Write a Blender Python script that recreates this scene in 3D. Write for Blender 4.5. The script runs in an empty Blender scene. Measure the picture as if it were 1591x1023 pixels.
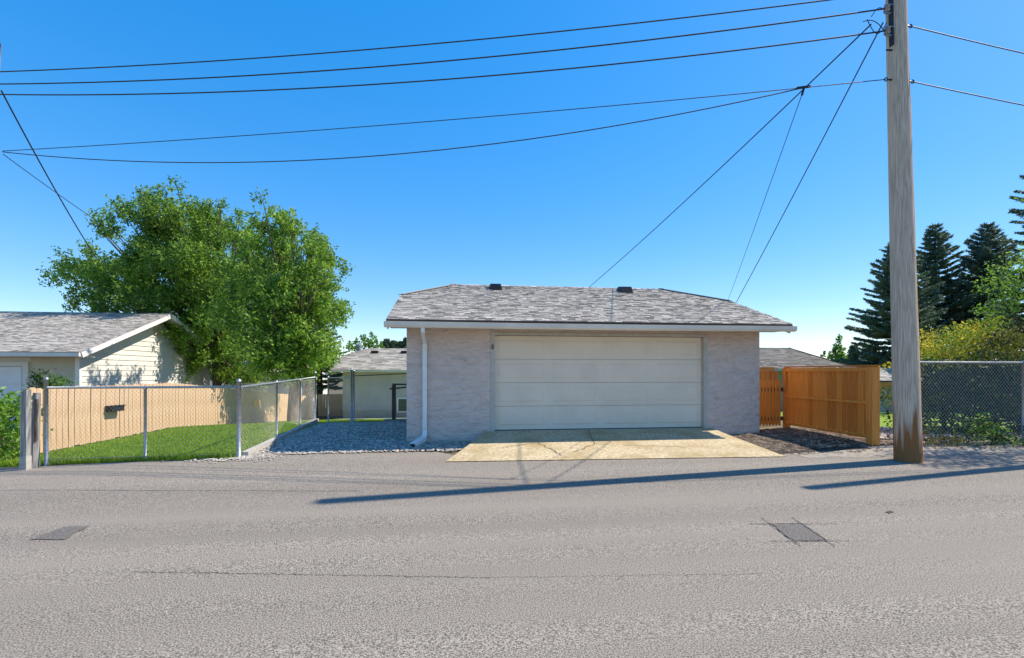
import bpy, math, random
import numpy as np
from mathutils import Vector, Matrix
R = random.Random(7)
NR = np.random.default_rng(7)
rad = math.radians
SC = bpy.context.scene
COL = SC.collection

# ---------------------------------------------------------------- camera
F, HOR, EYE = 710.0, 578.0, 1.55
YAW = math.atan(83 / F)
cd = bpy.data.cameras.new('camera')
cam = bpy.data.objects.new('camera', cd)
COL.objects.link(cam)
cd.sensor_width = 36
cd.lens = F / 1591 * 36
cd.shift_y = (HOR - 511.5) / 1591
cd.clip_end = 5000
cam.location = (0, 0, EYE)
cam.rotation_euler = (rad(90), 0, -YAW)
SC.camera = cam
# ---------------------------------------------------------------- sky, sun, exposure
SUNV = Vector((0.82, 0.15, 1.0)).normalized()          # towards the sun
EL = math.asin(SUNV.z)
AZ = math.atan2(SUNV.x, SUNV.y)
w = bpy.data.worlds.new('World')
SC.world = w
w.use_nodes = True
nt = w.node_tree
bg = nt.nodes['Background']
sky = nt.nodes.new('ShaderNodeTexSky')
sky.sky_type = 'NISHITA'
sky.sun_disc = False
sky.sun_elevation = EL
sky.sun_rotation = AZ
sky.altitude = 1000
sky.air_density = 1.0
sky.dust_density = 0.4
sky.ozone_density = 2.5
hs = nt.nodes.new('ShaderNodeHueSaturation')
hs.inputs['Hue'].default_value = .508
hs.inputs['Saturation'].default_value = 2.25
hs.inputs['Value'].default_value = 2.3
gm_ = nt.nodes.new('ShaderNodeGamma')
gm_.inputs[1].default_value = .47
nt.links.new(sky.outputs[0], gm_.inputs[0])
nt.links.new(gm_.outputs[0], hs.inputs['Color'])
nt.links.new(hs.outputs[0], bg.inputs['Color'])
bg.inputs['Strength'].default_value = 0.15
sl = bpy.data.lights.new('sun', 'SUN')
sl.energy = 4.6
sl.angle = rad(0.5)
sl.color = (1.0, 0.90, 0.76)
sun = bpy.data.objects.new('sun', sl)
COL.objects.link(sun)
sun.rotation_euler = SUNV.to_track_quat('Z', 'Y').to_euler()
sun.location = (20, 5, 25)
SC.view_settings.view_transform = 'Standard'
SC.view_settings.look = 'None'
SC.view_settings.gamma = 1
SC.view_settings.exposure = 0.6

# ---------------------------------------------------------------- helpers
CT, ST = math.cos(YAW), math.sin(YAW)
def at(px, py, Y):
    """the point of the vertical plane y = Y that the photograph shows at px, py"""
    a = (px - 795.5) / F
    t = Y / (CT - a * ST)
    return Vector((a * t * CT + t * ST, Y, EYE - (py - HOR) / F * t))
def sm(v, a, b):
    v = min(1, max(0, (v - a) / (b - a)))
    return v * v * (3 - 2 * v)
def H(x, y):
    z = 0.13 * sm(x, 5.5, 8.5) * sm(y, 6.9, 9)
    z -= 0.06 * sm(-x, 5, 8) * sm(y, 5, 8.5)
    z -= 0.085 * min(12, max(0, y - 14))
    z -= 0.035 * math.exp(-((y - 3.3) / 1.3) ** 2)
    return z

class MB:
    def __init__(s):
        s.v, s.f, s.m = [], [], []
    def add(s, vs, fs, mi=0):
        o = len(s.v)
        s.v += [tuple(p) for p in vs]
        s.f += [tuple(i + o for i in f) for f in fs]
        s.m += [mi] * len(fs)
        return s
    def hexa(s, b, t, mi=0):
        return s.add(list(b) + list(t), [(3, 2, 1, 0), (4, 5, 6, 7), (0, 1, 5, 4), (1, 2, 6, 5), (2, 3, 7, 6), (3, 0, 4, 7)], mi)
    def box(s, x0, x1, y0, y1, z0, z1, mi=0):
        b = [(x0, y0, z0), (x1, y0, z0), (x1, y1, z0), (x0, y1, z0)]
        return s.hexa(b, [(p[0], p[1], z1) for p in b], mi)
    def beam(s, p, q, wd, ht, mi=0, up=(0, 0, 1)):
        p, q = Vector(p), Vector(q)
        d = (q - p).normalized()
        sd = d.cross(Vector(up))
        if sd.length < 1e-4: sd = Vector((1, 0, 0))
        sd.normalize()
        u = sd.cross(d)
        c = [(-1, -1), (1, -1), (1, 1), (-1, 1)]
        return s.hexa([p + sd * wd / 2 * a + u * ht / 2 * b for a, b in c], [q + sd * wd / 2 * a + u * ht / 2 * b for a, b in c], mi)
    def tube(s, path, rr, n=8, mi=0, cap=True):
        path = [Vector(p) for p in path]
        if not hasattr(rr, '__len__'): rr = [rr] * len(path)
        o = len(s.v)
        for i, p in enumerate(path):
            d = path[min(i + 1, len(path) - 1)] - path[max(i - 1, 0)]
            d.normalize()
            ref = Vector((0, 0, 1)) if abs(d.z) < .9 else Vector((1, 0, 0))
            a = d.cross(ref).normalized()
            b = d.cross(a)
            for k in range(n):
                g = 2 * math.pi * k / n
                s.v.append(tuple(p + (a * math.cos(g) + b * math.sin(g)) * rr[i]))
        for i in range(len(path) - 1):
            for k in range(n):
                q = (k + 1) % n
                s.f.append((o + i * n + k, o + i * n + q, o + (i + 1) * n + q, o + (i + 1) * n + k)); s.m.append(mi)
        if cap:
            s.f.append(tuple(o + k for k in range(n))); s.m.append(mi)
            e = o + (len(path) - 1) * n
            s.f.append(tuple(e + k for k in reversed(range(n)))); s.m.append(mi)
        return s
    def poly(s, pts, thick, nrm, mi=0):
        """flat outline given a thickness along nrm"""
        n = len(pts)
        nv = Vector(nrm).normalized() * thick
        a = [Vector(p) for p in pts]
        vs = a + [p + nv for p in a]
        fs = [tuple(reversed(range(n))), tuple(range(n, 2 * n))]
        fs += [(i, (i + 1) % n, n + (i + 1) % n, n + i) for i in range(n)]
        return s.add(vs, fs, mi)
    def mesh(s, name, mats, org=(0, 0, 0), smooth=False):
        me = bpy.data.meshes.new(name)
        o = Vector(org)
        me.from_pydata([(p[0] - o.x, p[1] - o.y, p[2] - o.z) for p in s.v], [], s.f)
        for m in (mats if isinstance(mats, (list, tuple)) else [mats]): me.materials.append(m)
        me.polygons.foreach_set('material_index', s.m)
        if smooth: me.polygons.foreach_set('use_smooth', [True] * len(s.f))
        me.update()
        return me
    def build(s, name, mats, parent=None, smooth=False):
        org = worg(parent) if parent else (0, 0, 0)
        return link(name, s.mesh(name, mats, org, smooth), parent)
def worg(o):
    p = Vector((0, 0, 0))
    while o:
        p += o.location
        o = o.parent
    return p
def link(name, me, parent=None, loc=None):
    o = bpy.data.objects.new(name, me)
    COL.objects.link(o)
    o.parent = parent
    if loc is not None: o.location = Vector(loc) - (worg(parent) if parent else Vector())
    return o
def tag(o, label=None, cat=None, group=None, kind=None):
    for k, v in (('label', label), ('category', cat), ('group', group), ('kind', kind)):
        if v: o[k] = v
    return o
def thing(name, loc, label, cat, group=None):
    o = bpy.data.objects.new(name, None)
    COL.objects.link(o)
    o.location = loc
    o.empty_display_size = .2
    return tag(o, label, cat, group)
def quads(name, P, mats, midx, parent):
    """P: (n,4,3) array of quads -> one mesh"""
    n = len(P)
    org = worg(parent) if parent else Vector()
    me = bpy.data.meshes.new(name)
    me.vertices.add(n * 4)
    me.vertices.foreach_set('co', (P.reshape(-1, 3) - np.array(org)).astype(np.float32).ravel())
    me.loops.add(n * 4)
    me.loops.foreach_set('vertex_index', np.arange(n * 4, dtype=np.int32))
    me.polygons.add(n)
    me.polygons.foreach_set('loop_start', np.arange(0, n * 4, 4, dtype=np.int32))
    for m in mats: me.materials.append(m)
    me.polygons.foreach_set('material_index', np.asarray(midx, dtype=np.int32))
    me.update()
    me.validate()
    return link(name, me, parent)

# ---------------------------------------------------------------- materials
def mat(name, c1, c2=None, scale=8, rough=.8, bump=0, bscale=60, stretch=(1, 1, 1), c3=None, s3=1.2, detail=6, bdist=.01, metal=0, spec=.3, lo=.35, hi=.65, distort=0, trans=0):
    m = bpy.data.materials.new(name)
    m.use_nodes = True
    n, l = m.node_tree.nodes, m.node_tree.links
    b = n['Principled BSDF']
    b.inputs['Roughness'].default_value = rough
    b.inputs['Metallic'].default_value = metal
    b.inputs['Specular IOR Level'].default_value = spec
    tc = n.new('ShaderNodeTexCoord')
    mp = n.new('ShaderNodeMapping')
    mp.inputs['Scale'].default_value = stretch
    l.new(tc.outputs['Object'], mp.inputs['Vector'])
    col = None
    def noise(sc, det=detail, dis=distort):
        q = n.new('ShaderNodeTexNoise')
        q.inputs['Scale'].default_value = sc
        q.inputs['Detail'].default_value = det
        q.inputs['Distortion'].default_value = dis
        l.new(mp.outputs[0], q.inputs['Vector'])
        return q
    def mix(fac, a, bb):
        q = n.new('ShaderNodeMix'); q.data_type = 'RGBA'
        l.new(fac, q.inputs[0])
        for s, v in ((6, a), (7, bb)):
            if isinstance(v, tuple): q.inputs[s].default_value = (*v, 1)
            else: l.new(v, q.inputs[s])
        return q.outputs[2]
    def ramp(src, a, c):
        q = n.new('ShaderNodeMapRange')
        q.inputs[1].default_value = a; q.inputs[2].default_value = c
        l.new(src, q.inputs[0])
        return q.outputs[0]
    if c2 is None:
        b.inputs['Base Color'].default_value = (*c1, 1)
    else:
        col = mix(ramp(noise(scale).outputs[0], lo, hi), c1, c2)
        if c3 is not None: col = mix(ramp(noise(s3, 3).outputs[0], .45, .8), col, c3)
        l.new(col, b.inputs['Base Color'])
    if bump:
        bp = n.new('ShaderNodeBump')
        bp.inputs['Strength'].default_value = bump
        bp.inputs['Distance'].default_value = bdist
        l.new(noise(bscale, 4).outputs[0], bp.inputs['Height'])
        l.new(bp.outputs[0], b.inputs['Normal'])
    if trans:
        t = n.new('ShaderNodeBsdfTranslucent')
        if col is not None: l.new(col, t.inputs[0])
        else: t.inputs[0].default_value = (*c1, 1)
        ms = n.new('ShaderNodeMixShader')
        ms.inputs[0].default_value = trans
        l.new(b.outputs[0], ms.inputs[1]); l.new(t.outputs[0], ms.inputs[2])
        l.new(ms.outputs[0], n['Material Output'].inputs[0])
    m['mix'] = 1
    return m
def nodes_of(m): return m.node_tree.nodes, m.node_tree.links
M = {}
# asphalt: fine stone speckle over broad wear
M['asphalt'] = mat('asphalt', (.095, .084, .07), (.40, .352, .292), 105, .9, .45, 100, detail=6, bdist=.008, c3=(.245, .214, .176), s3=.22, lo=.39, hi=.62, spec=.15)
def bands(m):
    n, l = nodes_of(m)
    b = n['Principled BSDF']
    src = b.inputs['Base Color'].links[0].from_socket
    tc = n.new('ShaderNodeTexCoord')
    cur = src
    for sc, lo, hi in (((.04, .9, 1), .86, 1.05),):
        mp = n.new('ShaderNodeMapping'); mp.inputs['Scale'].default_value = sc
        l.new(tc.outputs['Object'], mp.inputs[0])
        nz = n.new('ShaderNodeTexNoise'); nz.inputs['Scale'].default_value = 1.0; nz.inputs['Detail'].default_value = 5
        l.new(mp.outputs[0], nz.inputs[0])
        mr = n.new('ShaderNodeMapRange')
        for i, v in ((1, .36), (2, .62), (3, lo), (4, hi)): mr.inputs[i].default_value = v
        l.new(nz.outputs[0], mr.inputs[0])
        q = n.new('ShaderNodeVectorMath'); q.operation = 'SCALE'
        l.new(cur, q.inputs[0]); l.new(mr.outputs[0], q.inputs['Scale'])
        cur = q.outputs[0]
    l.new(cur, b.inputs['Base Color'])
bands(M['asphalt'])
M['ground'] = mat('ground_soil', (.10, .085, .055), (.17, .145, .09), 1.5, .95, .4, 20)
M['lawn'] = mat('lawn', (.13, .23, .012), (.20, .31, .02), 3, .9, .6, 60, c3=(.19, .26, .02))
M['grass'] = mat('grass_blade', (.19, .32, .015), (.29, .43, .035), 5, .6, trans=.35)
M['gravel'] = mat('gravel', (.12, .11, .095), (.46, .42, .36), 28, .95, 1, 30, detail=3, bdist=.03)
M['pebble'] = mat('pebble', (.22, .20, .175), (.55, .50, .43), 9, .85)
M['mulch'] = mat('mulch', (.02, .017, .014), (.09, .07, .055), 22, .95, 1, 25, bdist=.03)
M['chip'] = mat('bark_chip', (.05, .035, .025), (.22, .17, .12), 6, .9)
M['soil'] = mat('sandy_edge', (.22, .19, .15), (.36, .32, .27), 14, .95, .6, 60)
M['concrete'] = mat('concrete', (.36, .34, .3), (.48, .46, .41), 12, .9, .3, 90, c3=(.30, .28, .25))
M['drive'] = mat('driveway_concrete', (.37, .29, .165), (.62, .51, .33), 18, .92, .5, 120, c3=(.33, .24, .11), s3=1.6, detail=8, bdist=.006)
M['stucco'] = mat('stucco', (.60, .49, .425), (.67, .55, .48), 3, .92, .9, 3.6, bdist=.08, distort=1.8, detail=2, stretch=(.8, .8, 1.7))
M['white_metal'] = mat('white_metal', (.70, .63, .53), (.78, .71, .60), 3, .45)
M['white_paint'] = mat('white_paint', (.74, .73, .70), (.80, .79, .76), 4, .5)
M['door_paint'] = mat('door_paint', (.74, .63, .50), (.79, .68, .545), 2, .5)
M['trim'] = mat('trim_paint', (.44, .41, .37), (.52, .49, .45), 6, .6)
M['siding'] = mat('vinyl_siding', (.70, .68, .60), (.76, .74, .66), 2, .55)
M['tan_siding'] = mat('tan_siding', (.50, .45, .33), (.56, .51, .38), 2, .6)
M['soffit'] = mat('soffit', (.55, .52, .46), (.6, .57, .5), 3, .7)
for i, c in enumerate([(.29, .26, .225), (.37, .335, .29), (.44, .40, .35), (.51, .465, .41)]):
    M['sh%d' % i] = mat('shingle_tone', tuple(k * .85 for k in c), tuple(k * 1.15 for k in c), 40, .95, .5, 150, bdist=.004)
for i, c in enumerate([(.24, .22, .19), (.31, .29, .25), (.38, .35, .30), (.45, .42, .36)]):
    M['pale%d' % i] = mat('pale_shingle_tone', tuple(k * .85 for k in c), tuple(k * 1.15 for k in c), 40, .95)
for i, c in enumerate([(.12, .11, .10), (.16, .15, .13), (.19, .175, .155), (.22, .2, .18)]):
    M['dark%d' % i] = mat('dark_shingle_tone', tuple(k * .85 for k in c), tuple(k * 1.15 for k in c), 40, .95)
SH = [M['sh%d' % i] for i in range(4)]
PALE = [M['pale%d' % i] for i in range(4)]
DARK = [M['dark%d' % i] for i in range(4)]
M['felt'] = mat('roof_felt', (.05, .05, .05), None, rough=.95)
M['black'] = mat('black_metal', (.02, .02, .022), None, rough=.5)
M['galv'] = mat('galvanised_steel', (.30, .31, .32), (.42, .43, .44), 20, .45, metal=.6)
M['wire_mesh'] = mat('galvanised_wire', (.46, .46, .45), None, rough=.5, metal=.35)
M['cable'] = mat('cable', (.03, .032, .036), None, rough=.6)
M['ceramic'] = mat('brown_ceramic', (.30, .20, .15), (.4, .3, .24), 8, .3)
M['tan_wood'] = mat('tan_fence_wood', (.52, .34, .20), (.70, .50, .33), 6, .85, .4, 40, stretch=(3, 3, .35))
M['cedar'] = mat('cedar_stain', (.60, .20, .028), (.78, .31, .055), 7, .65, .4, 40, stretch=(4, 4, .3), c3=(.52, .25, .06), s3=2)
M['cedar2'] = mat('cedar_stain_deep', (.47, .14, .02), (.63, .22, .035), 7, .65, .4, 40, stretch=(4, 4, .3))
M['old_wood'] = mat('weathered_wood', (.20, .19, .18), (.42, .40, .37), 9, .9, .8, 22, stretch=(4, 4, .25), bdist=.02)
M['brown_wood'] = mat('dark_brown_wood', (.06, .045, .035), (.12, .09, .07), 9, .9, .4, 30, stretch=(4, 4, .3))
M['patch'] = mat('tar_patch', (.075, .068, .06), (.2, .18, .16), 70, .92, .6, 90, detail=3)
M['stain'] = mat('speck', (.07, .06, .05), (.12, .105, .09), 40, .95, .3, 90, detail=3, spec=0)
M['crack'] = mat('crack_fill', (.045, .042, .04), (.09, .084, .08), 30, .95)
M['house_wall'] = mat('pale_house_wall', (.42, .42, .40), (.48, .48, .46), 2, .8)
M['foundation'] = mat('tan_foundation', (.42, .37, .28), (.5, .44, .34), 6, .9)
M['glass'] = mat('window_glass', (.05, .06, .07), None, rough=.08, spec=.6)
M['yellow'] = mat('yellow_plastic', (.75, .42, .03), None, rough=.5)
M['bark'] = mat('bark', (.07, .055, .04), (.15, .12, .09), 9, .95, .8, 14, stretch=(2, 2, .5), bdist=.03)
def leafm(n, a, b, tr=.35): return mat(n, a, b, 3, .55, trans=tr, spec=.35)
M['ash0'] = leafm('ash_leaf', (.13, .26, .03), (.19, .33, .045), .45)
M['ash1'] = leafm('ash_leaf_dark', (.06, .13, .025), (.09, .17, .035), .4)
M['ash2'] = leafm('ash_leaf_bright', (.24, .40, .035), (.32, .48, .06), .45)
M['sp0'] = leafm('spruce_needle', (.10, .17, .085), (.15, .23, .12), .3)
M['sp1'] = leafm('spruce_needle_blue', (.15, .21, .18), (.21, .28, .25), .25)
M['sp2'] = leafm('spruce_needle_tip', (.12, .17, .075), (.17, .22, .10), .25)
M['shr_y0'] = leafm('yellow_leaf', (.55, .48, .03), (.68, .58, .06), .5)
M['shr_y1'] = leafm('olive_leaf', (.15, .18, .025), (.24, .25, .04), .4)
M['shr_o'] = leafm('rusty_leaf', (.22, .13, .03), (.3, .2, .05))
M['shr_d'] = leafm('dark_leaf', (.025, .045, .016), (.045, .07, .022))
M['shr_g'] = leafm('green_leaf', (.13, .28, .03), (.21, .38, .05), .45)

# utility pole: grey weathered wood, brown stain at the foot and a split showing orange heartwood along one side
def pole_mat():
    m = mat('pole_wood', (.44, .335, .245), (.74, .58, .43), 11, .9, .9, 20, stretch=(6, 6, .18), bdist=.02)
    n, l = nodes_of(m)
    b = n['Principled BSDF']
    src = b.inputs['Base Color'].links[0].from_socket
    tc = n.new('ShaderNodeTexCoord')
    sp = n.new('ShaderNodeSeparateXYZ')
    l.new(tc.outputs['Object'], sp.inputs[0])
    mp = n.new('ShaderNodeMapping'); mp.inputs['Scale'].default_value = (9, 9, .7)
    l.new(tc.outputs['Object'], mp.inputs[0])
    nz = n.new('ShaderNodeTexNoise'); nz.inputs['Scale'].default_value = 1.2
    l.new(mp.outputs[0], nz.inputs[0])
    def math_(op, a, bb):
        q = n.new('ShaderNodeMath'); q.operation = op; q.use_clamp = op == 'MULTIPLY_ADD'
        for i, v in enumerate((a, bb)):
            if isinstance(v, (int, float)): q.inputs[i].default_value = v
            else: l.new(v, q.inputs[i])
        return q
    wob = math_('MULTIPLY', nz.outputs[0], 2.4)
    hgt = math_('ADD', sp.outputs[2], wob.outputs[0])
    mr = n.new('ShaderNodeMapRange'); mr.inputs[1].default_value = 2.05; mr.inputs[2].default_value = 1.65
    l.new(hgt.outputs[0], mr.inputs[0])
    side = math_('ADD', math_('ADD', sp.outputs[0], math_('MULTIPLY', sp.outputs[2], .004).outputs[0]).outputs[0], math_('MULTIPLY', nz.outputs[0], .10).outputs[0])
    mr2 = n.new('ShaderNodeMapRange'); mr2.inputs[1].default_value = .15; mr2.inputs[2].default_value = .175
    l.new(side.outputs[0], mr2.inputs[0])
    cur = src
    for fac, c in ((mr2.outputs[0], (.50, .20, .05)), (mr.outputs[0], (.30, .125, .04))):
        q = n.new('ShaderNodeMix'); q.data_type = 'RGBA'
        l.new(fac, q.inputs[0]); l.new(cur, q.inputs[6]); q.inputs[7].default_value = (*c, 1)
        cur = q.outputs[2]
    l.new(cur, b.inputs['Base Color'])
    return m
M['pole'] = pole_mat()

# ---------------------------------------------------------------- ground, lane, paving
def sheet(name, xs, ys, zf, m, inside=None):
    b = MB()
    nx = len(xs)
    b.v = [(x, y, zf(x, y)) for y in ys for x in xs]
    for j in range(len(ys) - 1):
        for i in range(nx - 1):
            b.f.append((j * nx + i, j * nx + i + 1, (j + 1) * nx + i + 1, (j + 1) * nx + i)); b.m.append(0)
    return b.build(name, m, smooth=True)
def lin(a, b, n): return [a + (b - a) * i / (n - 1) for i in range(n)]
tag(sheet('ground', [-2500, -600, -150, -60] + lin(-40, 40, 81) + [60, 150, 600, 2500], [-600, -80, -20] + lin(-10, 40, 101) + [60, 120, 400, 2500], lambda x, y: H(x, y) - .02, M['ground']), kind='structure')
def lane_edge(x):
    e = 8.5 + .52 * sm(x, -4.0, -3.3) - 1.12 * sm(x, -.5, .4) + .05 * sm(x, 5, 6.5)
    return e + .05 * math.sin(x * 2.3) + .04 * math.sin(x * 5.9 + 1) + .02 * math.sin(x * 13)
b = MB()
xs = [-90, -60, -40, -25] + lin(-18, 18, 181) + [25, 40, 60, 90]
vs = lin(0, 1, 40)
for x in xs:
    for v in vs:
        y = -7 + v * (lane_edge(x) + 7)
        b.v.append((x, y, H(x, y) + .004))
for i in range(len(xs) - 1):
    for j in range(39):
        a = i * 40 + j
        b.f.append((a, a + 40, a + 41, a + 1)); b.m.append(0)
tag(b.build('lane', M['asphalt'], smooth=True), kind='structure')
# sandy shoulder between the paving and the yards
def strip(name, m, pts_lo, pts_hi, dz, n=6, kind='structure'):
    b = MB()
    k = len(pts_lo)
    for i in range(k):
        for j in range(n):
            x = pts_lo[i][0] + (pts_hi[i][0] - pts_lo[i][0]) * j / (n - 1)
            y = pts_lo[i][1] + (pts_hi[i][1] - pts_lo[i][1]) * j / (n - 1)
            b.v.append((x, y, H(x, y) + dz))
    for i in range(k - 1):
        for j in range(n - 1):
            a = i * n + j
            b.f.append((a, a + n, a + n + 1, a + 1)); b.m.append(0)
    return tag(b.build(name, m, smooth=True), kind=kind)
xx = lin(-16, -3.9, 40)
strip('shoulder', M['soil'], [(x, lane_edge(x) - .25) for x in xx], [(x, 9.0) for x in xx], .0)
xx = lin(6.2, 18, 40)
strip('shoulder', M['soil'], [(x, 7.45 + .06 * math.sin(x * 4)) for x in xx], [(x, 9.2) for x in xx], .008)
FENCE_NEAR, FENCE_FAR = Vector((-3.92, 8.72, 0)), Vector((-4.45, 14.9, 0))
ys = lin(8.6, 26, 40)
strip('lawn', M['lawn'], [(-8.1, y) for y in ys], [(-3.98 - (y - 8.7) * .086, y) for y in ys], .012, 12)
ys = lin(15.0, 26, 16)
strip('lawn', M['lawn'], [(-4.5, y) for y in ys], [(12, y) for y in ys], .010, 14)
ys = lin(9.3, 26, 24)
strip('lawn', M['lawn'], [(9.9, y) for y in ys], [(30, y) for y in ys], .006, 12)
ys = lin(8.6, 15.1, 22)
strip('gravel_yard', M['gravel'], [(-3.9 - (y - 8.7) * .086, y) for y in ys], [((.55 - (10.2 - y) * .33) if 8.95 < y < 10.19 else -1.0 if y > 9 else -3.4, y) for y in ys], .012, 14)
ys = lin(7.95, 10.5, 12)
strip('mulch_bed', M['mulch'], [(5.93, y) for y in ys], [(9.4 if y > 8.4 else 7.9, y) for y in ys], .016, 10)
strip('house_path', M['concrete'], [(-6.2, 23.6), (6, 23.6)], [(-6.2, 25.6), (6, 25.6)], .03, 3)

# scatter of loose stones, one mesh per bed
def stones(name, m, n, spot, smin, smax, flat=.6, parent=None):
    b = MB()
    for _ in range(n):
        x, y = spot()
        s = R.uniform(smin, smax)
        z = H(x, y) + .016
        a = R.uniform(0, 6.28)
        k = R.randint(4, 5)
        ring = [(x + math.cos(a + 6.283 * i / k) * s * R.uniform(.7, 1.2), y + math.sin(a + 6.283 * i / k) * s * R.uniform(.7, 1.2), z + s * flat * R.uniform(.1, .5)) for i in range(k)]
        top = (x + R.uniform(-.3, .3) * s, y + R.uniform(-.3, .3) * s, z + s * flat * R.uniform(.9, 1.3))
        b.add(ring + [top], [(i, (i + 1) % k, k) for i in range(k)] + [tuple(reversed(range(k)))])
    return tag(b.build(name, m, parent), kind='stuff')
def in_gravel():
    while True:
        y = R.uniform(8.6, 15); x = R.uniform(-4.5, .5)
        if x > -3.88 - (y - 8.7) * .086 and not (x > -1.15 and y > 10.15) and x < .5 - (10.2 - y) * .33 and (y > 8.95 + .04 * math.sin(x * 7) or x < -3.45 + R.gauss(0, .15)): return x, y
tag(stones('gravel_stones', M['pebble'], 9000, in_gravel, .015, .04), 'loose grey stones covering the gravel yard', 'gravel')
tag(stones('gravel_spill', M['pebble'], 500, lambda: (R.gauss(-3.9, .35), R.gauss(8.62, .14)), .012, .03), 'pale stones spilled around the fence corner post', 'gravel')
tag(stones('bark_chips', M['chip'], 4500, lambda: (R.uniform(5.98, 8.9), R.uniform(8.1, 10.6)), .02, .05, .35), 'dark bark chips beside the cedar fence', 'mulch')
tag(stones('roadside_debris', M['chip'], 420, lambda: (R.uniform(5.5, 12), 7.75 + abs(R.gauss(0, .28))), .008, .03, .5), 'dark crumbs and twigs along the lane edge', 'debris')
tag(stones('rubble', M['pebble'], 260, lambda: (R.uniform(8.75, 10.5), R.uniform(8.3, 10.2)), .03, .1, .8), 'heap of pale stones behind the utility pole', 'rubble')

# driveway slab with a fall towards the lane
D0, D1, D2, D3 = Vector((.6, 10.2, .222)), Vector((5.97, 10.2, .222)), Vector((5.9, 7.66, .014)), Vector((-.22, 7.9, .014))
b = MB()
N = 14
def dpt(u, v):
    p = D0.lerp(D1, u).lerp(D3.lerp(D2, u), v)
    p.z = .222 + (.016 - .222) * (v ** .85)
    return p
for j in range(N + 1):
    for i in range(N + 1): b.v.append(tuple(dpt(i / N, j / N)))
for j in range(N):
    for i in range(N):
        a = j * (N + 1) + i
        b.f.append((a, a + N + 1, a + N + 2, a + 1)); b.m.append(0)
for u in (0, 1):
    for j in range(N):
        p, q = dpt(u, j / N), dpt(u, (j + 1) / N)
        b.add([p, q, (q.x, q.y, -.1), (p.x, p.y, -.1)], [(0, 1, 2, 3)])
drive = tag(b.build('driveway', M['drive'], smooth=False), kind='structure')
def crackline(b, pts, wd, zf):
    prev = None
    for i in range(len(pts)):
        x, y = pts[i]
        wv = wd * R.uniform(.4, 1.3)
        d = Vector(pts[min(i + 1, len(pts) - 1)]) - Vector(pts[max(i - 1, 0)])
        nn = Vector((-d.y, d.x)).normalized() * wv
        cur = [(x - nn.x, y - nn.y, zf(x - nn.x, y - nn.y)), (x + nn.x, y + nn.y, zf(x + nn.x, y + nn.y))]
        if prev: b.add(prev + cur, [(0, 1, 3, 2)])
        prev = cur
def jag(p, q, n, amp):
    return [(p[0] + (q[0] - p[0]) * i / n + R.uniform(-amp, amp), p[1] + (q[1] - p[1]) * i / n + R.uniform(-amp, amp)) for i in range(n + 1)]
def drz(x, y):
    v = (10.2 - y) / 2.45
    return .222 - .206 * max(0, min(1, v)) ** .85 + .006
for p, q, n in (((2.95, 10.15), (2.7, 8.9), 12), ((2.7, 8.9), (2.1, 8.3), 8), ((2.85, 9.5), (1.6, 9.1), 12), ((1.6, 9.1), (.7, 8.7), 9), ((1.6, 9.1), (1.9, 7.9), 12), ((2.7, 8.9), (4.4, 8.5), 14)):
    b = MB()
    crackline(b, jag(p, q, n, .035), .007, drz)
    b.build('crack', M['crack'], drive)

def gp(px, py, z=0.0):
    a = (px - 795.5) / F
    t = (EYE - z) * F / (py - HOR)
    return (a * t * CT + t * ST, t * CT - a * t * ST)
# seams and patches in the lane
def lz(x, y): return H(x, y) + .0075
def seam(label, p, q, n, amp, wd, m='crack'):
    b = MB()
    crackline(b, jag(p, q, n, amp), wd, lz)
    tag(b.build('pavement_crack', M[m]), label, 'crack')
seam('long thin crack running along the middle of the lane', gp(205, 884), gp(760, 892), 170, .011, .0028)
seam('fine crack branching across the near lane', gp(760, 892), gp(1180, 886), 120, .014, .0016)
seam('faint paving seam along the far side of the lane', gp(-40, 762), gp(560, 764), 120, .008, .005)
def patch(label, pts, m, rough=.02, nsub=10, dz=.006):
    b = MB()
    out = []
    k = len(pts)
    for i in range(k):
        p, q = pts[i], pts[(i + 1) % k]
        for j in range(nsub):
            out.append((p[0] + (q[0] - p[0]) * j / nsub + R.uniform(-rough, rough), p[1] + (q[1] - p[1]) * j / nsub + R.uniform(-rough, rough)))
    b.add([(x, y, H(x, y) + .004 + dz) for x, y in out], [tuple(range(len(out)))])
    o = b.build('pavement_patch', M[m])
    return tag(o, label, 'patch')
patch('dark square asphalt patch on the right of the lane', [gp(1200, 813), gp(1247, 812), gp(1287, 836), gp(1232, 837)], 'patch', .012)
patch('dark asphalt patch on the left of the lane', [gp(48, 838), gp(100, 819), gp(138, 818), gp(100, 838)], 'patch', .012)
patch('tiny brown speck on the lane right of the square patch', [gp(1375, 795), gp(1382, 793), gp(1388, 795), gp(1382, 797)], 'stain', .008, 3)
b = MB()
for p, q in (((1184, 804), (1246, 847)), ((1232, 804), (1298, 846)), ((1165, 813), (1300, 812)), ((1200, 838), (1320, 837))):
    crackline(b, jag(gp(*p), gp(*q), 14, .006), .005, lambda x, y: H(x, y) + .013)
tag(b.build('saw_cut', M['crack']), 'thin saw cut lines around the square lane patch', 'cut')

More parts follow.
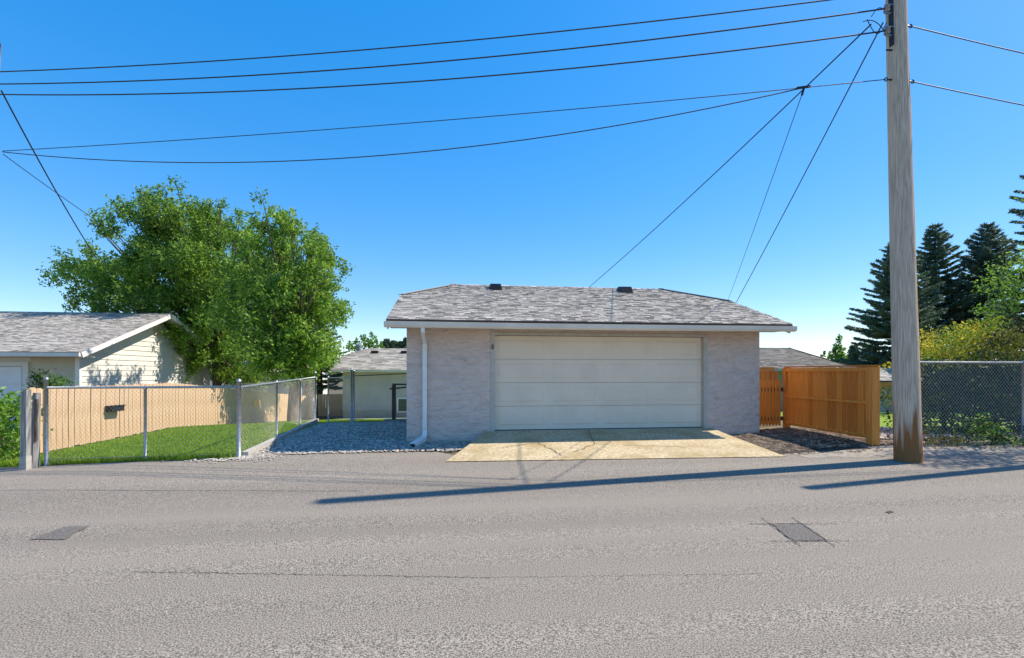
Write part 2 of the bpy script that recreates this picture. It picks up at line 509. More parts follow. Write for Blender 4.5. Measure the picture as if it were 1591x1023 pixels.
# ---------------------------------------------------------------- roofs
def shingle_plane(b, O, U, V, length, ulo, uhi, expo, tabw, thick=.010):
    """courses of shingle tabs on the plane O + u*U + v*V; ulo/uhi give the ends of a course"""
    O, U, V = Vector(O), Vector(U).normalized(), Vector(V).normalized()
    Nn = U.cross(V).normalized()
    if Nn.z < 0: Nn = -Nn
    k = 0
    v = 0.0
    while v < length - .01:
        v1 = min(length, v + expo * 1.25)
        vm = min(length, v + expo)
        a, c = ulo(v), uhi(v)
        a1, c1 = ulo(vm), uhi(vm)
        u = a - R.uniform(0, tabw)
        while u < c:
            wdt = R.choice((.55, .8, 1.0, 1.3)) * tabw
            q0, q1 = max(u, a), min(u + wdt - .006, c)
            if q1 - q0 > .02:
                drop = R.choice((0, 0, .022)) if v > 0 else 0
                t = thick * R.choice((.8, 1.2, 2.0))
                mi = R.choice((0, 1, 1, 2, 2, 3))
                r0, r1 = max(q0, a1), min(q1, c1)
                if r1 <= r0: r0 = r1 = min(max((q0 + q1) / 2, a1), c1)
                lo0, lo1 = O + U * q0 + V * (v - drop), O + U * q1 + V * (v - drop)
                hi0, hi1 = O + U * r0 + V * v1, O + U * r1 + V * v1
                b.add([lo0 + Nn * .001, lo1 + Nn * .001, lo0 + Nn * (t + .004), lo1 + Nn * (t + .004), hi0 + Nn * .002, hi1 + Nn * .002],
                      [(0, 1, 3, 2), (2, 3, 5, 4), (0, 2, 4), (1, 5, 3)], mi)
            u += wdt
        v += expo
        k += 1
def jerkin_roof(root, X0, X1, Y0, Y1, Ze, Zr, frac, inset, mats, expo=.14, tabw=.3, front=True):
    """clipped-gable roof, ridge along x; frac = height share where the end hips start"""
    Ym = (Y0 + Y1) / 2
    run, rise = Ym - Y0, Zr - Ze
    L = math.hypot(run, rise)
    yc, zc = Y0 + run * frac, Ze + rise * frac
    yb = Y1 - run * frac
    b = MB()   # deck
    A = [(X0, Y0, Ze), (X1, Y0, Ze), (X1, yc, zc), (X1 - inset, Ym, Zr), (X0 + inset, Ym, Zr), (X0, yc, zc)]
    Bk = [(X1, Y1, Ze), (X0, Y1, Ze), (X0, yb, zc), (X0 + inset, Ym, Zr), (X1 - inset, Ym, Zr), (X1, yb, zc)]
    b.poly(A, .05, (0, 0, -1)).poly(Bk, .05, (0, 0, -1))
    b.poly([(X0, yb, zc), (X0, yc, zc), (X0 + inset, Ym, Zr)], .05, (0, 0, -1))
    b.poly([(X1, yc, zc), (X1, yb, zc), (X1 - inset, Ym, Zr)], .05, (0, 0, -1))
    deck = b.build('roof', M['felt'], root)
    b = MB()
    W = X1 - X0
    def lo(v):
        q = v / L
        return 0 if q < frac else inset * (q - frac) / (1 - frac)
    shingle_plane(b, (X0, Y0, Ze), (1, 0, 0), (0, run, rise), L, lo, lambda v: W - lo(v), expo, tabw)
    shingle_plane(b, (X1, Y1, Ze), (-1, 0, 0), (0, -run, rise), L, lo, lambda v: W - lo(v), expo, tabw)
    hl = math.hypot(inset, Zr - zc)
    hw = yb - yc
    for sx in (0, 1):
        if sx == 0: O, U, V = (X0, yb, zc), (0, -1, 0), (inset, 0, Zr - zc)
        else: O, U, V = (X1, yc, zc), (0, 1, 0), (-inset, 0, Zr - zc)
        shingle_plane(b, O, U, V, hl, lambda v: hw / 2 * v / hl, lambda v: hw - hw / 2 * v / hl, expo, tabw)
    tag(b.build('shingles', mats, deck), kind='stuff')
    b = MB()   # ridge caps
    n = int((W - 2 * inset) / .2)
    for i in range(n):
        x = X0 + inset + (W - 2 * inset) * i / n
        xw = (W - 2 * inset) / n + .03
        h0, h1 = .022, .012
        for s in (-1, 1):
            b.add([(x, Ym, Zr + h0), (x + xw, Ym, Zr + h1), (x + xw, Ym + s * .14, Zr + h1 - .14 * rise / run), (x, Ym + s * .14, Zr + h0 - .14 * rise / run)], [(0, 1, 2, 3)], i % 4)
    for X, sx in ((X0, 1), (X1, -1)):
        for yy in (yc, yb):
            p, q = Vector((X, yy, zc + .02)), Vector((X + sx * inset, Ym, Zr + .02))
            b.beam(p, q, .2, .016, 1)
    tag(b.build('ridge_caps', mats, deck), kind='stuff')
    return deck
def gable_end(b, X, thick, Y0, Y1, zb, zt, roof, n=2):
    pass

# ---------------------------------------------------------------- the stucco garage
GX0, GX1, GY0, GY1 = -1.13, 7.17, 10.2, 17.0
EX0, EX1, EY0, EY1, ZE, ZR = -1.48, 7.58, 9.62, 17.58, 2.63, 4.12
g = thing('garage', (3, 13.6, 0), 'pale stucco double garage with grey shingled roof and wide white door', 'garage')
DX0, DX1, DZ0, DZ1 = .80, 5.76, .235, 2.37
WT = 2.52
b = MB()
def wallgrid(b, x0, x1, z0, z1, y, nx, nz):
    b.box(x0, x1, y, y + .2, z0, z1)
wallgrid(b, GX0, DX0 - .09, -.3, WT, GY0, 1, 1)
b.box(DX1 + .09, GX1, GY0, GY0 + .2, -.3, WT)
b.box(DX0 - .09, DX1 + .09, GY0, GY0 + .2, DZ1 + .07, WT)
b.build('front_wall', M['stucco'], g)
slope = (ZR - ZE) / ((EY1 - EY0) / 2)
ym = (GY0 + GY1) / 2
for X in (GX0, GX1 - .2):
    zt = lambda y: ZE + slope * (min(y, 2 * ym - y) - EY0) - .09
    zk = ZE + (ZR - ZE) * .6 - .1
    yk = EY0 + (EY1 - EY0) / 2 * .6
    y0i = GY0 + .2
    MB().poly([(X, y0i, -.3), (X, GY1, -.3), (X, GY1, zt(GY1)), (X, 2 * ym - yk, zk), (X, yk, zk), (X, y0i, zt(y0i))], .2, (1, 0, 0)).build('side_wall', M['stucco'], g)
MB().box(GX0 + .2, GX1 - .2, GY1 - .2, GY1, -.3, WT).build('back_wall', M['stucco'], g)
MB().box(GX0 + .21, GX1 - .21, GY0 + .21, GY1 - .21, -.2, .20).build('floor_slab', M['concrete'], g)
MB().box(DX0 - .09, DX1 + .09, GY0 + .005, GY0 + .21, -.2, .222).build('door_sill', M['concrete'], g)
rf = jerkin_roof(g, EX0, EX1, EY0, EY1, ZE, ZR, .6, 1.35, SH, .105, .17)
MB().box(EX0 + .02, EX1 - .02, EY0 + .03, GY0 + .02, WT - .02, WT).build('soffit', M['soffit'], g)
MB().box(EX0 + .01, EX1 - .01, EY0 + .012, EY0 + .03, WT - .03, ZE - .045).build('fascia', M['white_metal'], g)
for X in (EX0 + .01, EX1 - .035):   # rake boards at both ends
    b = MB()
    yk = EY0 + (EY1 - EY0) / 2 * .6; zk = ZE + (ZR - ZE) * .6
    b.beam((X + .012, EY0 + .04, ZE - .13), (X + .012, yk, zk - .13), .024, .15)
    b.beam((X + .012, EY1 - .04, ZE - .13), (X + .012, EY1 - (yk - EY0), zk - .13), .024, .15)
    b.box(X, X + .024, yk, EY1 - (yk - EY0), zk - .2, zk - .06)
    b.build('rake_board', M['white_metal'], g)
# gutter: K profile swept along the eave
prof = [(0, 0), (-.085, 0), (-.115, .045), (-.115, .105), (-.125, .115), (-.110, .118), (-.105, .05), (-.08, .012), (-.006, .012), (-.006, .115), (0, .115)]
gz = ZE - .165
b = MB()
k = len(prof)
xs_g = lin(EX0 - .03, EX1 + .03, 14)
for i, x in enumerate(xs_g):
    sag = -.012 * math.sin(math.pi * i / 13)
    for (py, pz) in prof: b.v.append((x, EY0 + .01 + py, gz + pz + sag))
for i in range(13):
    for j in range(k):
        q = (j + 1) % k
        b.f.append((i * k + j, i * k + q, (i + 1) * k + q, (i + 1) * k + j)); b.m.append(0)
b.f.append(tuple(range(k))); b.m.append(0)
b.f.append(tuple(13 * k + j for j in reversed(range(k)))); b.m.append(0)
gut = b.build('gutter', M['white_metal'], g)
# downspout
dsx = at(660, 600, GY0 - .06).x
b = MB()
def rectpipe(b, path, wx, wy):
    for p, q in zip(path, path[1:]): b.beam(p, q, wx, wy, up=(0, 1, 0))
rectpipe(b, [(dsx, EY0 - .04, gz + .01), (dsx, EY0 - .03, gz - .10)], .075, .055)
rectpipe(b, [(dsx, EY0 - .035, gz - .085), (dsx, GY0 - .055, gz - .30)], .073, .053)
rectpipe(b, [(dsx, GY0 - .055, gz - .28), (dsx, GY0 - .055, .16)], .095, .065)
ds = b.build('downspout', M['white_paint'], g)
for z in (2.05, 1.15, .30): MB().box(dsx - .056, dsx + .056, GY0 - .09, GY0 - .0, z, z + .03).build('strap', M['white_metal'], ds)
b = MB()
p0, p1, p2 = Vector((dsx, GY0 - .055, .19)), Vector((dsx - .02, GY0 - .16, .09)), Vector((dsx - .20, GY0 - .68, .035))
b.beam(p0 + Vector((0, 0, .04)), p1, .105, .085, up=(0, 1, 0.3))
b.beam(p1 + Vector((.0, .06, .02)), p2, .125, .10)
for i in range(5):
    c = p1.lerp(p2, .1 + .17 * i)
    b.beam(c, c + (p2 - p1).normalized() * .02, .137, .11)
b.build('elbow', M['white_paint'], ds)
MB().beam(p2 + (p2 - p1).normalized() * .001, p2 + (p2 - p1).normalized() * .01, .105, .08).build('outlet', M['black'], ds)
# garage door
door = MB().box(DX0 - .0, DX1, GY0 + .135, GY0 + .15, DZ0, DZ1).build('garage_door', M['door_paint'], g)
sh_ = (DZ1 - DZ0) / 4
for i in range(4):
    z0 = DZ0 + i * sh_
    b = MB()
    b.box(DX0 + .004, DX1 - .004, GY0 + .105, GY0 + .134, z0 + .004, z0 + sh_ - .006)
    pw = (DX1 - DX0) / 4
    for j in range(4):
        x0, x1 = DX0 + j * pw + .10, DX0 + (j + 1) * pw - .10
        za, zb = z0 + .10, z0 + sh_ - .10
        b.hexa([(x0, GY0 + .105, za), (x1, GY0 + .105, za), (x1, GY0 + .105, zb), (x0, GY0 + .105, zb)],
               [(x0 + .03, GY0 + .094, za + .03), (x1 - .03, GY0 + .094, za + .03), (x1 - .03, GY0 + .094, zb - .03), (x0 + .03, GY0 + .094, zb - .03)])
    b.build('door_section', M['door_paint'], door)
MB().box(DX0, DX1, GY0 + .10, GY0 + .13, DZ0 - .012, DZ0 + .003).build('rubber_seal', M['black'], door)
for x0, x1 in ((DX0 - .088, DX0 - .002), (DX1 + .002, DX1 + .088)):
    MB().box(x0, x1, GY0 - .012, GY0 + .16, .2, DZ1 + .002).build('door_jamb', M['trim'], g)
MB().box(DX0 - .088, DX1 + .088, GY0 - .014, GY0 + .16, DZ1 + .004, DZ1 + .068).build('door_header', M['trim'], g)
kp = MB().box(DX0 - .075, DX0 - .015, GY0 - .03, GY0 - .013, 2.05, 2.17).build('keypad', M['trim'], g)
b = MB()
for i in range(3): b.box(DX0 - .068, DX0 - .022, GY0 - .034, GY0 - .031, 2.06 + .036 * i, 2.085 + .036 * i)
b.build('key_row', M['black'], kp)
for px in (770, 972):
    c = at(px, 447, 13.0)
    b = MB()
    zc = ZE + slope * (13.0 - EY0)
    b.hexa([(c.x - .18, 12.85, zc - .05), (c.x + .18, 12.85, zc - .05), (c.x + .18, 13.3, zc + .1), (c.x - .18, 13.3, zc + .1)],
           [(c.x - .14, 12.9, zc + .15), (c.x + .14, 12.9, zc + .15), (c.x + .14, 13.25, zc + .21), (c.x - .14, 13.25, zc + .21)])
    b.build('roof_vent', M['black'], rf)

# ---------------------------------------------------------------- neighbour's garage, left
n_ = thing('neighbour_garage', (-17.5, 21.2, -.4), 'white sided garage with grey gable roof behind the tan fence', 'garage')
NX0, NX1, NY0, NY1 = -24.0, -12.8, 17.1, 25.3
RX, NE0, NE1, NZE, NZR = -12.25, 16.5, 25.9, 2.2, 4.05
NYM = (NE0 + NE1) / 2
ns = (NZR - NZE) / (NYM - NE0)
MB().box(NX0, NX1 - .02, NY0 + .03, NY1, -1.2, 2.1).build('wall', M['siding'], n_)
MB().poly([(NX1 - .06, NY0 + .03, 2.1), (NX1 - .06, NY1, 2.1), (NX1 - .06, NYM, NZR - .25)], .04, (1, 0, 0)).build('gable_wall', M['siding'], n_)
z = -.6
while z < NZR - .3:
    zt = z + .2
    top = lambda zz: max(0, (zz - 2.1) / ns)
    y0, y1 = NY0 + max(0, (z - 2.12) / ns), NY1 - max(0, (z - 2.12) / ns)
    y0t, y1t = NY0 + max(0, (zt - 2.12) / ns), NY1 - max(0, (zt - 2.12) / ns)
    if y1t - y0t > .3:
        b = MB()
        xa = NX1
        b.hexa([(xa, y0, z), (xa + .028, y0, z), (xa + .028, y1, z), (xa, y1, z)], [(xa, y0t, zt), (xa + .008, y0t, zt), (xa + .008, y1t, zt), (xa, y1t, zt)])
        b.build('siding_board', M['siding'], n_)
    z += .2
z = -.6
while z < 2.0:
    b = MB()
    b.hexa([(-14.3, NY0 + .002, z), (NX1 - .1, NY0 + .002, z), (NX1 - .1, NY0 + .03, z), (-14.3, NY0 + .03, z)],
           [(-14.3, NY0 + .022, z + .2), (NX1 - .1, NY0 + .022, z + .2), (NX1 - .1, NY0 + .03, z + .2), (-14.3, NY0 + .03, z + .2)])
    b.build('siding_board', M['tan_siding'], n_)
    z += .2
MB().box(NX1 - .1, NX1 + .035, NY0 - .012, NY0 + .09, -1.0, 2.12).build('corner_trim', M['white_paint'], n_)
nd = MB().box(-19.3, -14.48, NY0 - .03, NY0 + .02, -.6, 1.72).build('garage_door', M['white_paint'], n_)
for i in range(4):
    MB().box(-19.28, -14.5, NY0 - .05, NY0 - .031, -.59 + i * .577, -.03 + i * .577).build('door_section', M['white_paint'], nd)
b = MB().box(-14.46, -14.3, NY0 - .05, NY0 + .02, -.6, 1.88)
b.box(-19.5, -14.46, NY0 - .05, NY0 + .02, 1.74, 1.88)
b.build('door_frame', M['siding'], n_)
b = MB()
A = [(NX0, NE0, NZE), (RX, NE0, NZE), (RX, NYM, NZR), (NX0, NYM, NZR)]
B2 = [(NX0, NYM, NZR), (RX, NYM, NZR), (RX, NE1, NZE), (NX0, NE1, NZE)]
b.poly(A, .05, (0, 0, -1)).poly(B2, .05, (0, 0, -1))
nr = b.build('roof', M['felt'], n_)
b = MB()
L = math.hypot(NYM - NE0, NZR - NZE)
shingle_plane(b, A[0], (1, 0, 0), (0, NYM - NE0, NZR - NZE), L, lambda v: 0, lambda v: RX - NX0, .115, .2)
shingle_plane(b, B2[2], (-1, 0, 0), (0, NYM - NE1, NZR - NZE), L, lambda v: 0, lambda v: RX - NX0, .115, .2)
tag(b.build('shingles', SH, nr), kind='stuff')
b = MB()
b.beam((RX - .0, NE0, NZE - .10), (RX - .0, NYM + .01, NZR - .10), .03, .17)
b.beam((RX - .0, NE1, NZE - .10), (RX - .0, NYM - .01, NZR - .10), .03, .17)
b.build('rake_board', M['white_paint'], n_)
b = MB()
for ya in (NE0, NE1):
    b.hexa([(NX1 + .03, ya, NZE - .17), (RX - .02, ya, NZE - .17), (RX - .02, NYM, NZR - .17), (NX1 + .03, NYM, NZR - .17)],
           [(NX1 + .03, ya, NZE - .15), (RX - .02, ya, NZE - .15), (RX - .02, NYM, NZR - .15), (NX1 + .03, NYM, NZR - .15)])
b.build('rake_soffit', M['white_paint'], n_)
MB().box(NX0, RX - .02, NE0 - .1, NE0 - .005, NZE - .15, NZE - .02).build('gutter', M['white_metal'], n_)
MB().box(NX0, RX - .03, NE0 + .0, NY0 - .013, NZE - .16, NZE - .14).build('soffit', M['soffit'], n_)
b = MB().box(NX1 + .03, NX1 + .06, NYM - .28, NYM + .28, 3.1, 3.5)
for i in range(5): b.box(NX1 + .061, NX1 + .075, NYM - .25, NYM + .25, 3.13 + i * .07, 3.16 + i * .07)
b.build('gable_vent', M['tan_siding'], n_)

# ---------------------------------------------------------------- houses behind
def house(name, loc, label, X0, X1, Y0, Y1, zb, Ze, Zr, frac, inset, mats, wall, ov=.5, gut='white_metal'):
    h = thing(name, loc, label, 'house')
    MB().box(X0 + ov, X1 - ov, Y0 + ov, Y1 - ov, zb + .45, Ze - .07).build('wall', wall, h)
    MB().box(X0 + ov + .02, X1 - ov - .02, Y0 + ov + .02, Y1 - ov - .02, zb - .5, zb + .449).build('foundation', M['foundation'], h)
    MB().box(X0 + .02, X1 - .02, Y0 - .09, Y0 - .004, Ze - .12, Ze - .01).build('gutter', M[gut], h)
    MB().box(X0 + .02, X1 - .02, Y0 + .0, Y0 + ov, Ze - .11, Ze - .075).build('soffit', M['soffit'], h)
    r = jerkin_roof(h, X0, X1, Y0, Y1, Ze, Zr, frac, inset, mats, .2, .45)
    return h, r
h1, r1 = house('bungalow', (-1, 29, -1), 'pale bungalow with light shingled hip roof beyond the gravel yard', -6.75, 5.5, 25.2, 33.4, -1.02, 1.66, 3.0, .6, 1.3, PALE, M['house_wall'])
MB().tube([at(558, 560, 29), at(558, 538, 29)], .14, 10).tube([at(558, 539, 29), at(558, 535.5, 29)], .18, 10).build('vent_pipe', M['galv'], r1)
for px in (583, 629):
    c = at(px, 547, 28.5)
    MB().box(c.x - .2, c.x + .2, 28.2, 28.6, c.z - .25, c.z + .05).build('roof_vent', M['black'], r1)
c0, c1 = at(617, 618, 25.7), at(640, 641, 25.7)
wn = MB().box(c0.x, c1.x + .5, 25.64, 25.69, c1.z, c0.z).build('window', M['white_paint'], h1)
MB().box(c0.x + .08, c1.x + .42, 25.625, 25.639, c1.z + .08, c0.z - .08).build('pane', M['glass'], wn)
h2, r2 = house('bungalow', (18, 26, -1), 'dark grey hip roof seen above the cedar fence', 11, 22.6, 23.6, 29.6, -1.02, 1.72, 3.05, .05, 1.9, DARK, M['house_wall'])
h3 = thing('white_house', (-11, 24, -1), 'white wall with narrow dark windows behind the tan fence', 'house')
MB().box(-12.0, -9.0, 27.2, 33, -1.3, 1.55).build('wall', M['white_paint'], h3)
b = MB().poly([(-12.4, 26.8, 1.5), (-8.6, 26.8, 1.5), (-8.6, 30.1, 2.7), (-12.4, 30.1, 2.7)], .06, (0, 0, 1)).poly([(-12.4, 30.1, 2.7), (-8.6, 30.1, 2.7), (-8.6, 33.4, 1.5), (-12.4, 33.4, 1.5)], .06, (0, 0, 1))
b.build('roof', M['sh1'], h3)
for y in (27.9, 29.0, 30.4):
    f_ = MB().box(-9.0, -8.96, y, y + .55, .1, 1.0).build('window', M['white_paint'], h3)
    MB().box(-8.959, -8.95, y + .06, y + .49, .16, .94).build('pane', M['glass'], f_)
sh = thing('shed', (15.3, 17, -.3), 'low shed with pale roof and rust coloured fascia behind the pole', 'shed')
p0, p1 = at(1340, 571, 17.5), at(1440, 571, 17.5)
q0, q1 = at(1340, 592, 16.2), at(1440, 592, 16.2)
MB().box(q0.x + .2, q1.x, 16.4, 18.6, -.6, q0.z - .02).build('wall', M['foundation'], sh)
b = MB().poly([(q0.x, 16.2, q0.z), (q1.x, 16.2, q0.z), (q1.x, 17.5, p0.z), (q0.x, 17.5, p0.z)], .05, (0, 0, -1))
b.poly([(q0.x, 17.5, p0.z), (q1.x, 17.5, p0.z), (q1.x, 18.8, q0.z), (q0.x, 18.8, q0.z)], .05, (0, 0, -1))
sr = b.build('roof', M['felt'], sh)
b = MB()
shingle_plane(b, (q0.x, 16.2, q0.z), (1, 0, 0), (0, 1.3, p0.z - q0.z), math.hypot(1.3, p0.z - q0.z), lambda v: 0, lambda v: q1.x - q0.x, .16, .4)
tag(b.build('shingles', PALE, sr), kind='stuff')
MB().box(q0.x, q1.x, 16.16, 16.197, q0.z - .26, q0.z - .06).build('fascia', M['cedar'], sh)

# ---------------------------------------------------------------- fences
def picket_mesh(name, w_, h_, t_, m, point=.0):
    b = MB()
    if point: b.poly([(-w_ / 2, 0, 0), (w_ / 2, 0, 0), (w_ / 2, 0, h_ - point), (w_ * .2, 0, h_), (-w_ * .2, 0, h_), (-w_ / 2, 0, h_ - point)], t_, (0, 1, 0))
    else: b.box(-w_ / 2, w_ / 2, 0, t_, 0, h_)
    return b.mesh(name, m)
# tan picket fence along the lawn, running away from the lane
tf = thing('tan_picket_fence', (-8.15, 17, -.3), 'long tan wooden fence running back along the lawn', 'fence')
pm = [picket_mesh('picket', .135, 1.27, .02, M['tan_wood'], .03) for _ in range(3)]
y = 9.8
i = 0
while y < 26.2:
    o = link('picket', pm[i % 3], tf, (-8.13 + R.uniform(-.004, .004), y, H(-8.1, y) + .03 + R.uniform(-.015, .015)))
    o.rotation_euler = (0, R.uniform(-.006, .006), rad(90) + R.uniform(-.02, .02))
    y += .146
    i += 1
for zz in (.25, 1.0):
    pts = [9.8, 14, 20, 26.1]
    for a, c in zip(pts, pts[1:]):
        MB().beam((-8.2, a, H(-8.1, a) + zz), (-8.2, c, H(-8.1, c) + zz), .04, .09).build('rail', M['tan_wood'], tf)
y = 9.85
while y < 26.3:
    MB().box(-8.31, -8.22, y - .045, y + .045, H(-8.1, y) - .2, H(-8.1, y) + 1.28).build('post', M['tan_wood'], tf)
    y += 2.45
MB().box(-8.19, -8.08, 26.22, 26.34, -1.3, .4).build('end_post', M['cedar'], tf)
tb = thing('tan_cross_fence', (-6.9, 27.5, -1), 'shaded tan fence between the white house and the pale bungalow', 'fence')
x = -8.0
while x < -6.0:
    link('picket', pm[0], tb, (x, 27.5, -1.0)); x += .146
MB().beam((-8.0, 27.56, -.75), (-6.0, 27.56, -.75), .04, .09).build('rail', M['tan_wood'], tb)
MB().beam((-8.0, 27.56, -.0), (-6.0, 27.56, 0), .04, .09).build('rail', M['tan_wood'], tb)
bx = at(179, 647, 11.0)
yb_ = 8.8 * (712 - 55) / (712 - 179) * .993 + .9
tag(MB().box(-8.11, -7.98, 11.6, 12.0, .62, .74).box(-8.11, -7.96, 11.58, 12.02, .74, .76).build('letter_box', M['black']), 'small black box fixed to the tan fence', 'box')
tag(MB().box(-8.11, -8.10, 9.98, 10.07, .72, .86).box(-8.1, -8.095, 9.99, 10.06, .73, .85).build('plate', M['galv']), 'small grey plate on the near end of the tan fence', 'plate')
ys_ = at(415, 616, 20)
tag(MB().box(-8.1, -8.085, 19.2, 19.75, .18, .42).box(-8.086, -8.08, 19.25, 19.7, .22, .38).build('yellow_sign', M['yellow']), 'small yellow sign on the shaded part of the tan fence', 'sign')

def chain(b, P, Q, z0a, z0b, h, s, r, over=0.0):
    """woven wire between base points P and Q as two families of diagonal wires"""
    P, Q = Vector(P), Vector(Q)
    Lw = (Q - P).length
    d = (Q - P).normalized()
    nn = Vector((-d.y, d.x, 0))
    hh = h + over
    def pt(u, v, k):
        f = u / Lw
        return P + d * u + Vector((0, 0, z0a + (z0b - z0a) * f + v)) + nn * k * r
    rise = 1.15
    n = int((Lw + hh / rise) / s) + 1
    for k in (-1, 1):
        for i in range(n + 1):
            u0 = i * s - (hh / rise if k > 0 else 0)
            a = (u0, 0.0); c = (u0 + k * hh / rise, hh)
            ua, va, uc, vc = a[0], a[1], c[0], c[1]
            du, dv = uc - ua, vc - va
            t0, t1 = 0.0, 1.0
            for lo_, hi_ in ((0, Lw),):
                ta, tb_ = (lo_ - ua) / du, (hi_ - ua) / du
                if ta > tb_: ta, tb_ = tb_, ta
                t0, t1 = max(t0, ta), min(t1, tb_)
            if t1 - t0 < .02: continue
            m_ = max(1, int((t1 - t0) * 6))
            path = []
            for j in range(m_ + 1):
                t = t0 + (t1 - t0) * j / m_
                wv = .012 * math.sin(3.1 * (ua + du * t) + 2 * (va + dv * t))
                path.append(pt(ua + du * t, va + dv * t, k) + nn * wv)
            b.tube(path, r, 3, cap=False)
def fpost(root, p, z0, z1, r=.03, name='post'):
    b = MB().tube([(p[0], p[1], z0 - .2), (p[0], p[1], z1)], r, 10)
    o = b.build(name, M['galv'], root, True)
    MB().tube([(p[0], p[1], z1), (p[0], p[1], z1 + .025), (p[0], p[1], z1 + .05)], [r * 1.2, r * 1.15, r * .4], 10).build('cap', M['galv'], o, True)
    return o
# front and side run round the lawn
PL = Vector((-6.95, 8.62, 0))
cf = thing('chain_link_fence', (-5.4, 8.7, 0), 'low chain link fence along the lane in front of the lawn', 'fence')
fpost(cf, PL, H(*PL[:2]), 1.42)
fpost(cf, FENCE_NEAR, 0, 1.38, .036)
md = PL.lerp(FENCE_NEAR, .5)
fpost(cf, md, 0, 1.24, .024, 'line_post')
MB().tube([PL + Vector((0, 0, 1.28)), FENCE_NEAR + Vector((0, 0, 1.28))], .021, 8).build('top_rail', M['galv'], cf, True)
MB().tube([PL + Vector((0, 0, .07)), FENCE_NEAR + Vector((0, 0, .07))], .006, 6).build('tension_wire', M['galv'], cf)
b = MB()
chain(b, PL, FENCE_NEAR, -.02, .04, 1.25, .064, .0019)
tag(b.build('wire_mesh', M['wire_mesh'], cf), kind='stuff')
cs = thing('chain_link_fence', (-4.2, 12, 0), 'chain link fence running back between lawn and gravel', 'fence')
def fl(t): return FENCE_NEAR.lerp(FENCE_FAR, t)
for t in (.36, .70): fpost(cs, fl(t), 0, 1.32, .024, 'line_post')
fpost(cs, fl(1), -.08, 1.52, .034)
MB().tube([fl(0.003) + Vector((0, 0, 1.27)), fl(1) + Vector((0, 0, 1.38))], .021, 8).build('top_rail', M['galv'], cs, True)
b = MB()
chain(b, fl(.005), fl(1), .05, .05, 1.26, .085, .0008, .03)
tag(b.build('wire_mesh', M['wire_mesh'], cs), kind='stuff')
kb = MB()
kb.beam(fl(.02) + Vector((.06, 0, .03)), fl(1) + Vector((.06, 0, .03)), .11, .12)
tag(kb.build('kerb', M['concrete']), kind='structure')
cb = thing('chain_link_fence', (-2.8, 15.1, 0), 'chain link fence with tall posts behind the gravel yard', 'fence')
BP = [at(px, 650, 15.1) for px in (510, 546, 549.5, 640)]
for p, zt in zip(BP, (1.38, 1.62, 1.58, 1.5)):
    fpost(cb, (p.x, 15.1), H(p.x, 15.1), zt, .03 if zt > 1.5 else .024)
b = MB()
A0, A1 = Vector((BP[2].x, 15.1, 0)), Vector((BP[3].x, 15.1, 0))
chain(b, A0, A1, -.05, -.05, 1.45, .065, .0014)
chain(b, Vector((BP[0].x, 15.1, 0)), Vector((BP[1].x, 15.1, 0)), -.05, -.05, 1.38, .065, .0014)
tag(b.build('wire_mesh', M['wire_mesh'], cb), kind='stuff')
MB().tube([A0 + Vector((0, 0, 1.42)), A1 + Vector((0, 0, 1.5))], .014, 8).build('top_rail', M['cable'], cb)
MB().tube([(BP[0].x, 15.1, 1.36), (BP[1].x, 15.1, 1.36)], .014, 8).build('top_rail', M['galv'], cb)
# right-hand chain link
CR0, CR1 = Vector((8.85, 8.25, 0)), Vector((17.5, 8.25, 0))
cr = thing('chain_link_fence', (12, 8.25, .1), 'tall chain link fence in front of the dark hedge', 'fence')
zb_ = H(10, 8.25)
for i in range(4):
    p = CR0.lerp(CR1, i / 3)
    fpost(cr, p, zb_, 1.74, .03)
MB().tube([CR0 + Vector((0, 0, 1.74)), CR1 + Vector((0, 0, 1.74))], .022, 8).build('top_rail', M['galv'], cr, True)
b = MB()
chain(b, CR0, CR1, zb_ + .03, zb_ + .03, 1.62, .072, .0021, .05)
tag(b.build('wire_mesh', M['wire_mesh'], cr), kind='stuff')

# cedar privacy fence on the right: a run back from the lane and a short return to the garage
ced = thing('cedar_fence', (8.4, 9.4, .1), 'orange stained cedar board fence beside the garage', 'fence')
cA, cB = at(1356, 690, 8.2), at(1222, 658, 10.75)
cA.z = cB.z = 0
dv = (cB - cA).normalized()
Lc = (cB - cA).length
bw = .142
nb = int(Lc / bw)
bm_ = [picket_mesh('board', bw - .012, 1.42, .018, m) for m in (M['cedar'], M['cedar2'], M['cedar'])]
ang = math.atan2(dv.y, dv.x)
ZT = 1.66
for i in range(nb):
    p = cA + dv * (.12 + bw * i) + Vector((R.uniform(-.006, .006), 0, 0))
    o = link('board', bm_[R.randint(0, 2)], ced, (p.x, p.y, ZT - 1.45 + R.uniform(-.006, .006)))
    o.rotation_euler = (0, 0, ang + R.uniform(-.012, .012))
sd = Vector((dv.y, -dv.x, 0))
if sd.x > 0: sd = -sd         # rails face the garage
for zz, ht in ((ZT - .06, .085), (.93, .05), (.26, .05)):
    MB().beam(cA + sd * .035 + Vector((0, 0, zz)), cA + dv * Lc + sd * .035 + Vector((0, 0, zz)), .05, ht).build('rail', M['cedar'], ced)
MB().beam(cA - dv * .1 + Vector((0, 0, ZT + .012)), cA + dv * Lc + Vector((0, 0, ZT + .012)), .14, .03).build('cap_board', M['cedar2'], ced)
MB().beam(cA + Vector((0, 0, .0)), cA + Vector((0, 0, ZT - .01)), .16, .15, up=dv).build('post', M['cedar'], ced)
MB().beam(cB + Vector((0, 0, .0)), cB + Vector((0, 0, ZT - .005)), .12, .12, up=dv).build('post', M['cedar2'], ced)
x = GX1 + .08
while x < cB.x + .15:
    o = link('board', bm_[R.randint(0, 2)], ced, (x, cB.y + .5, ZT - 1.5)); x += bw
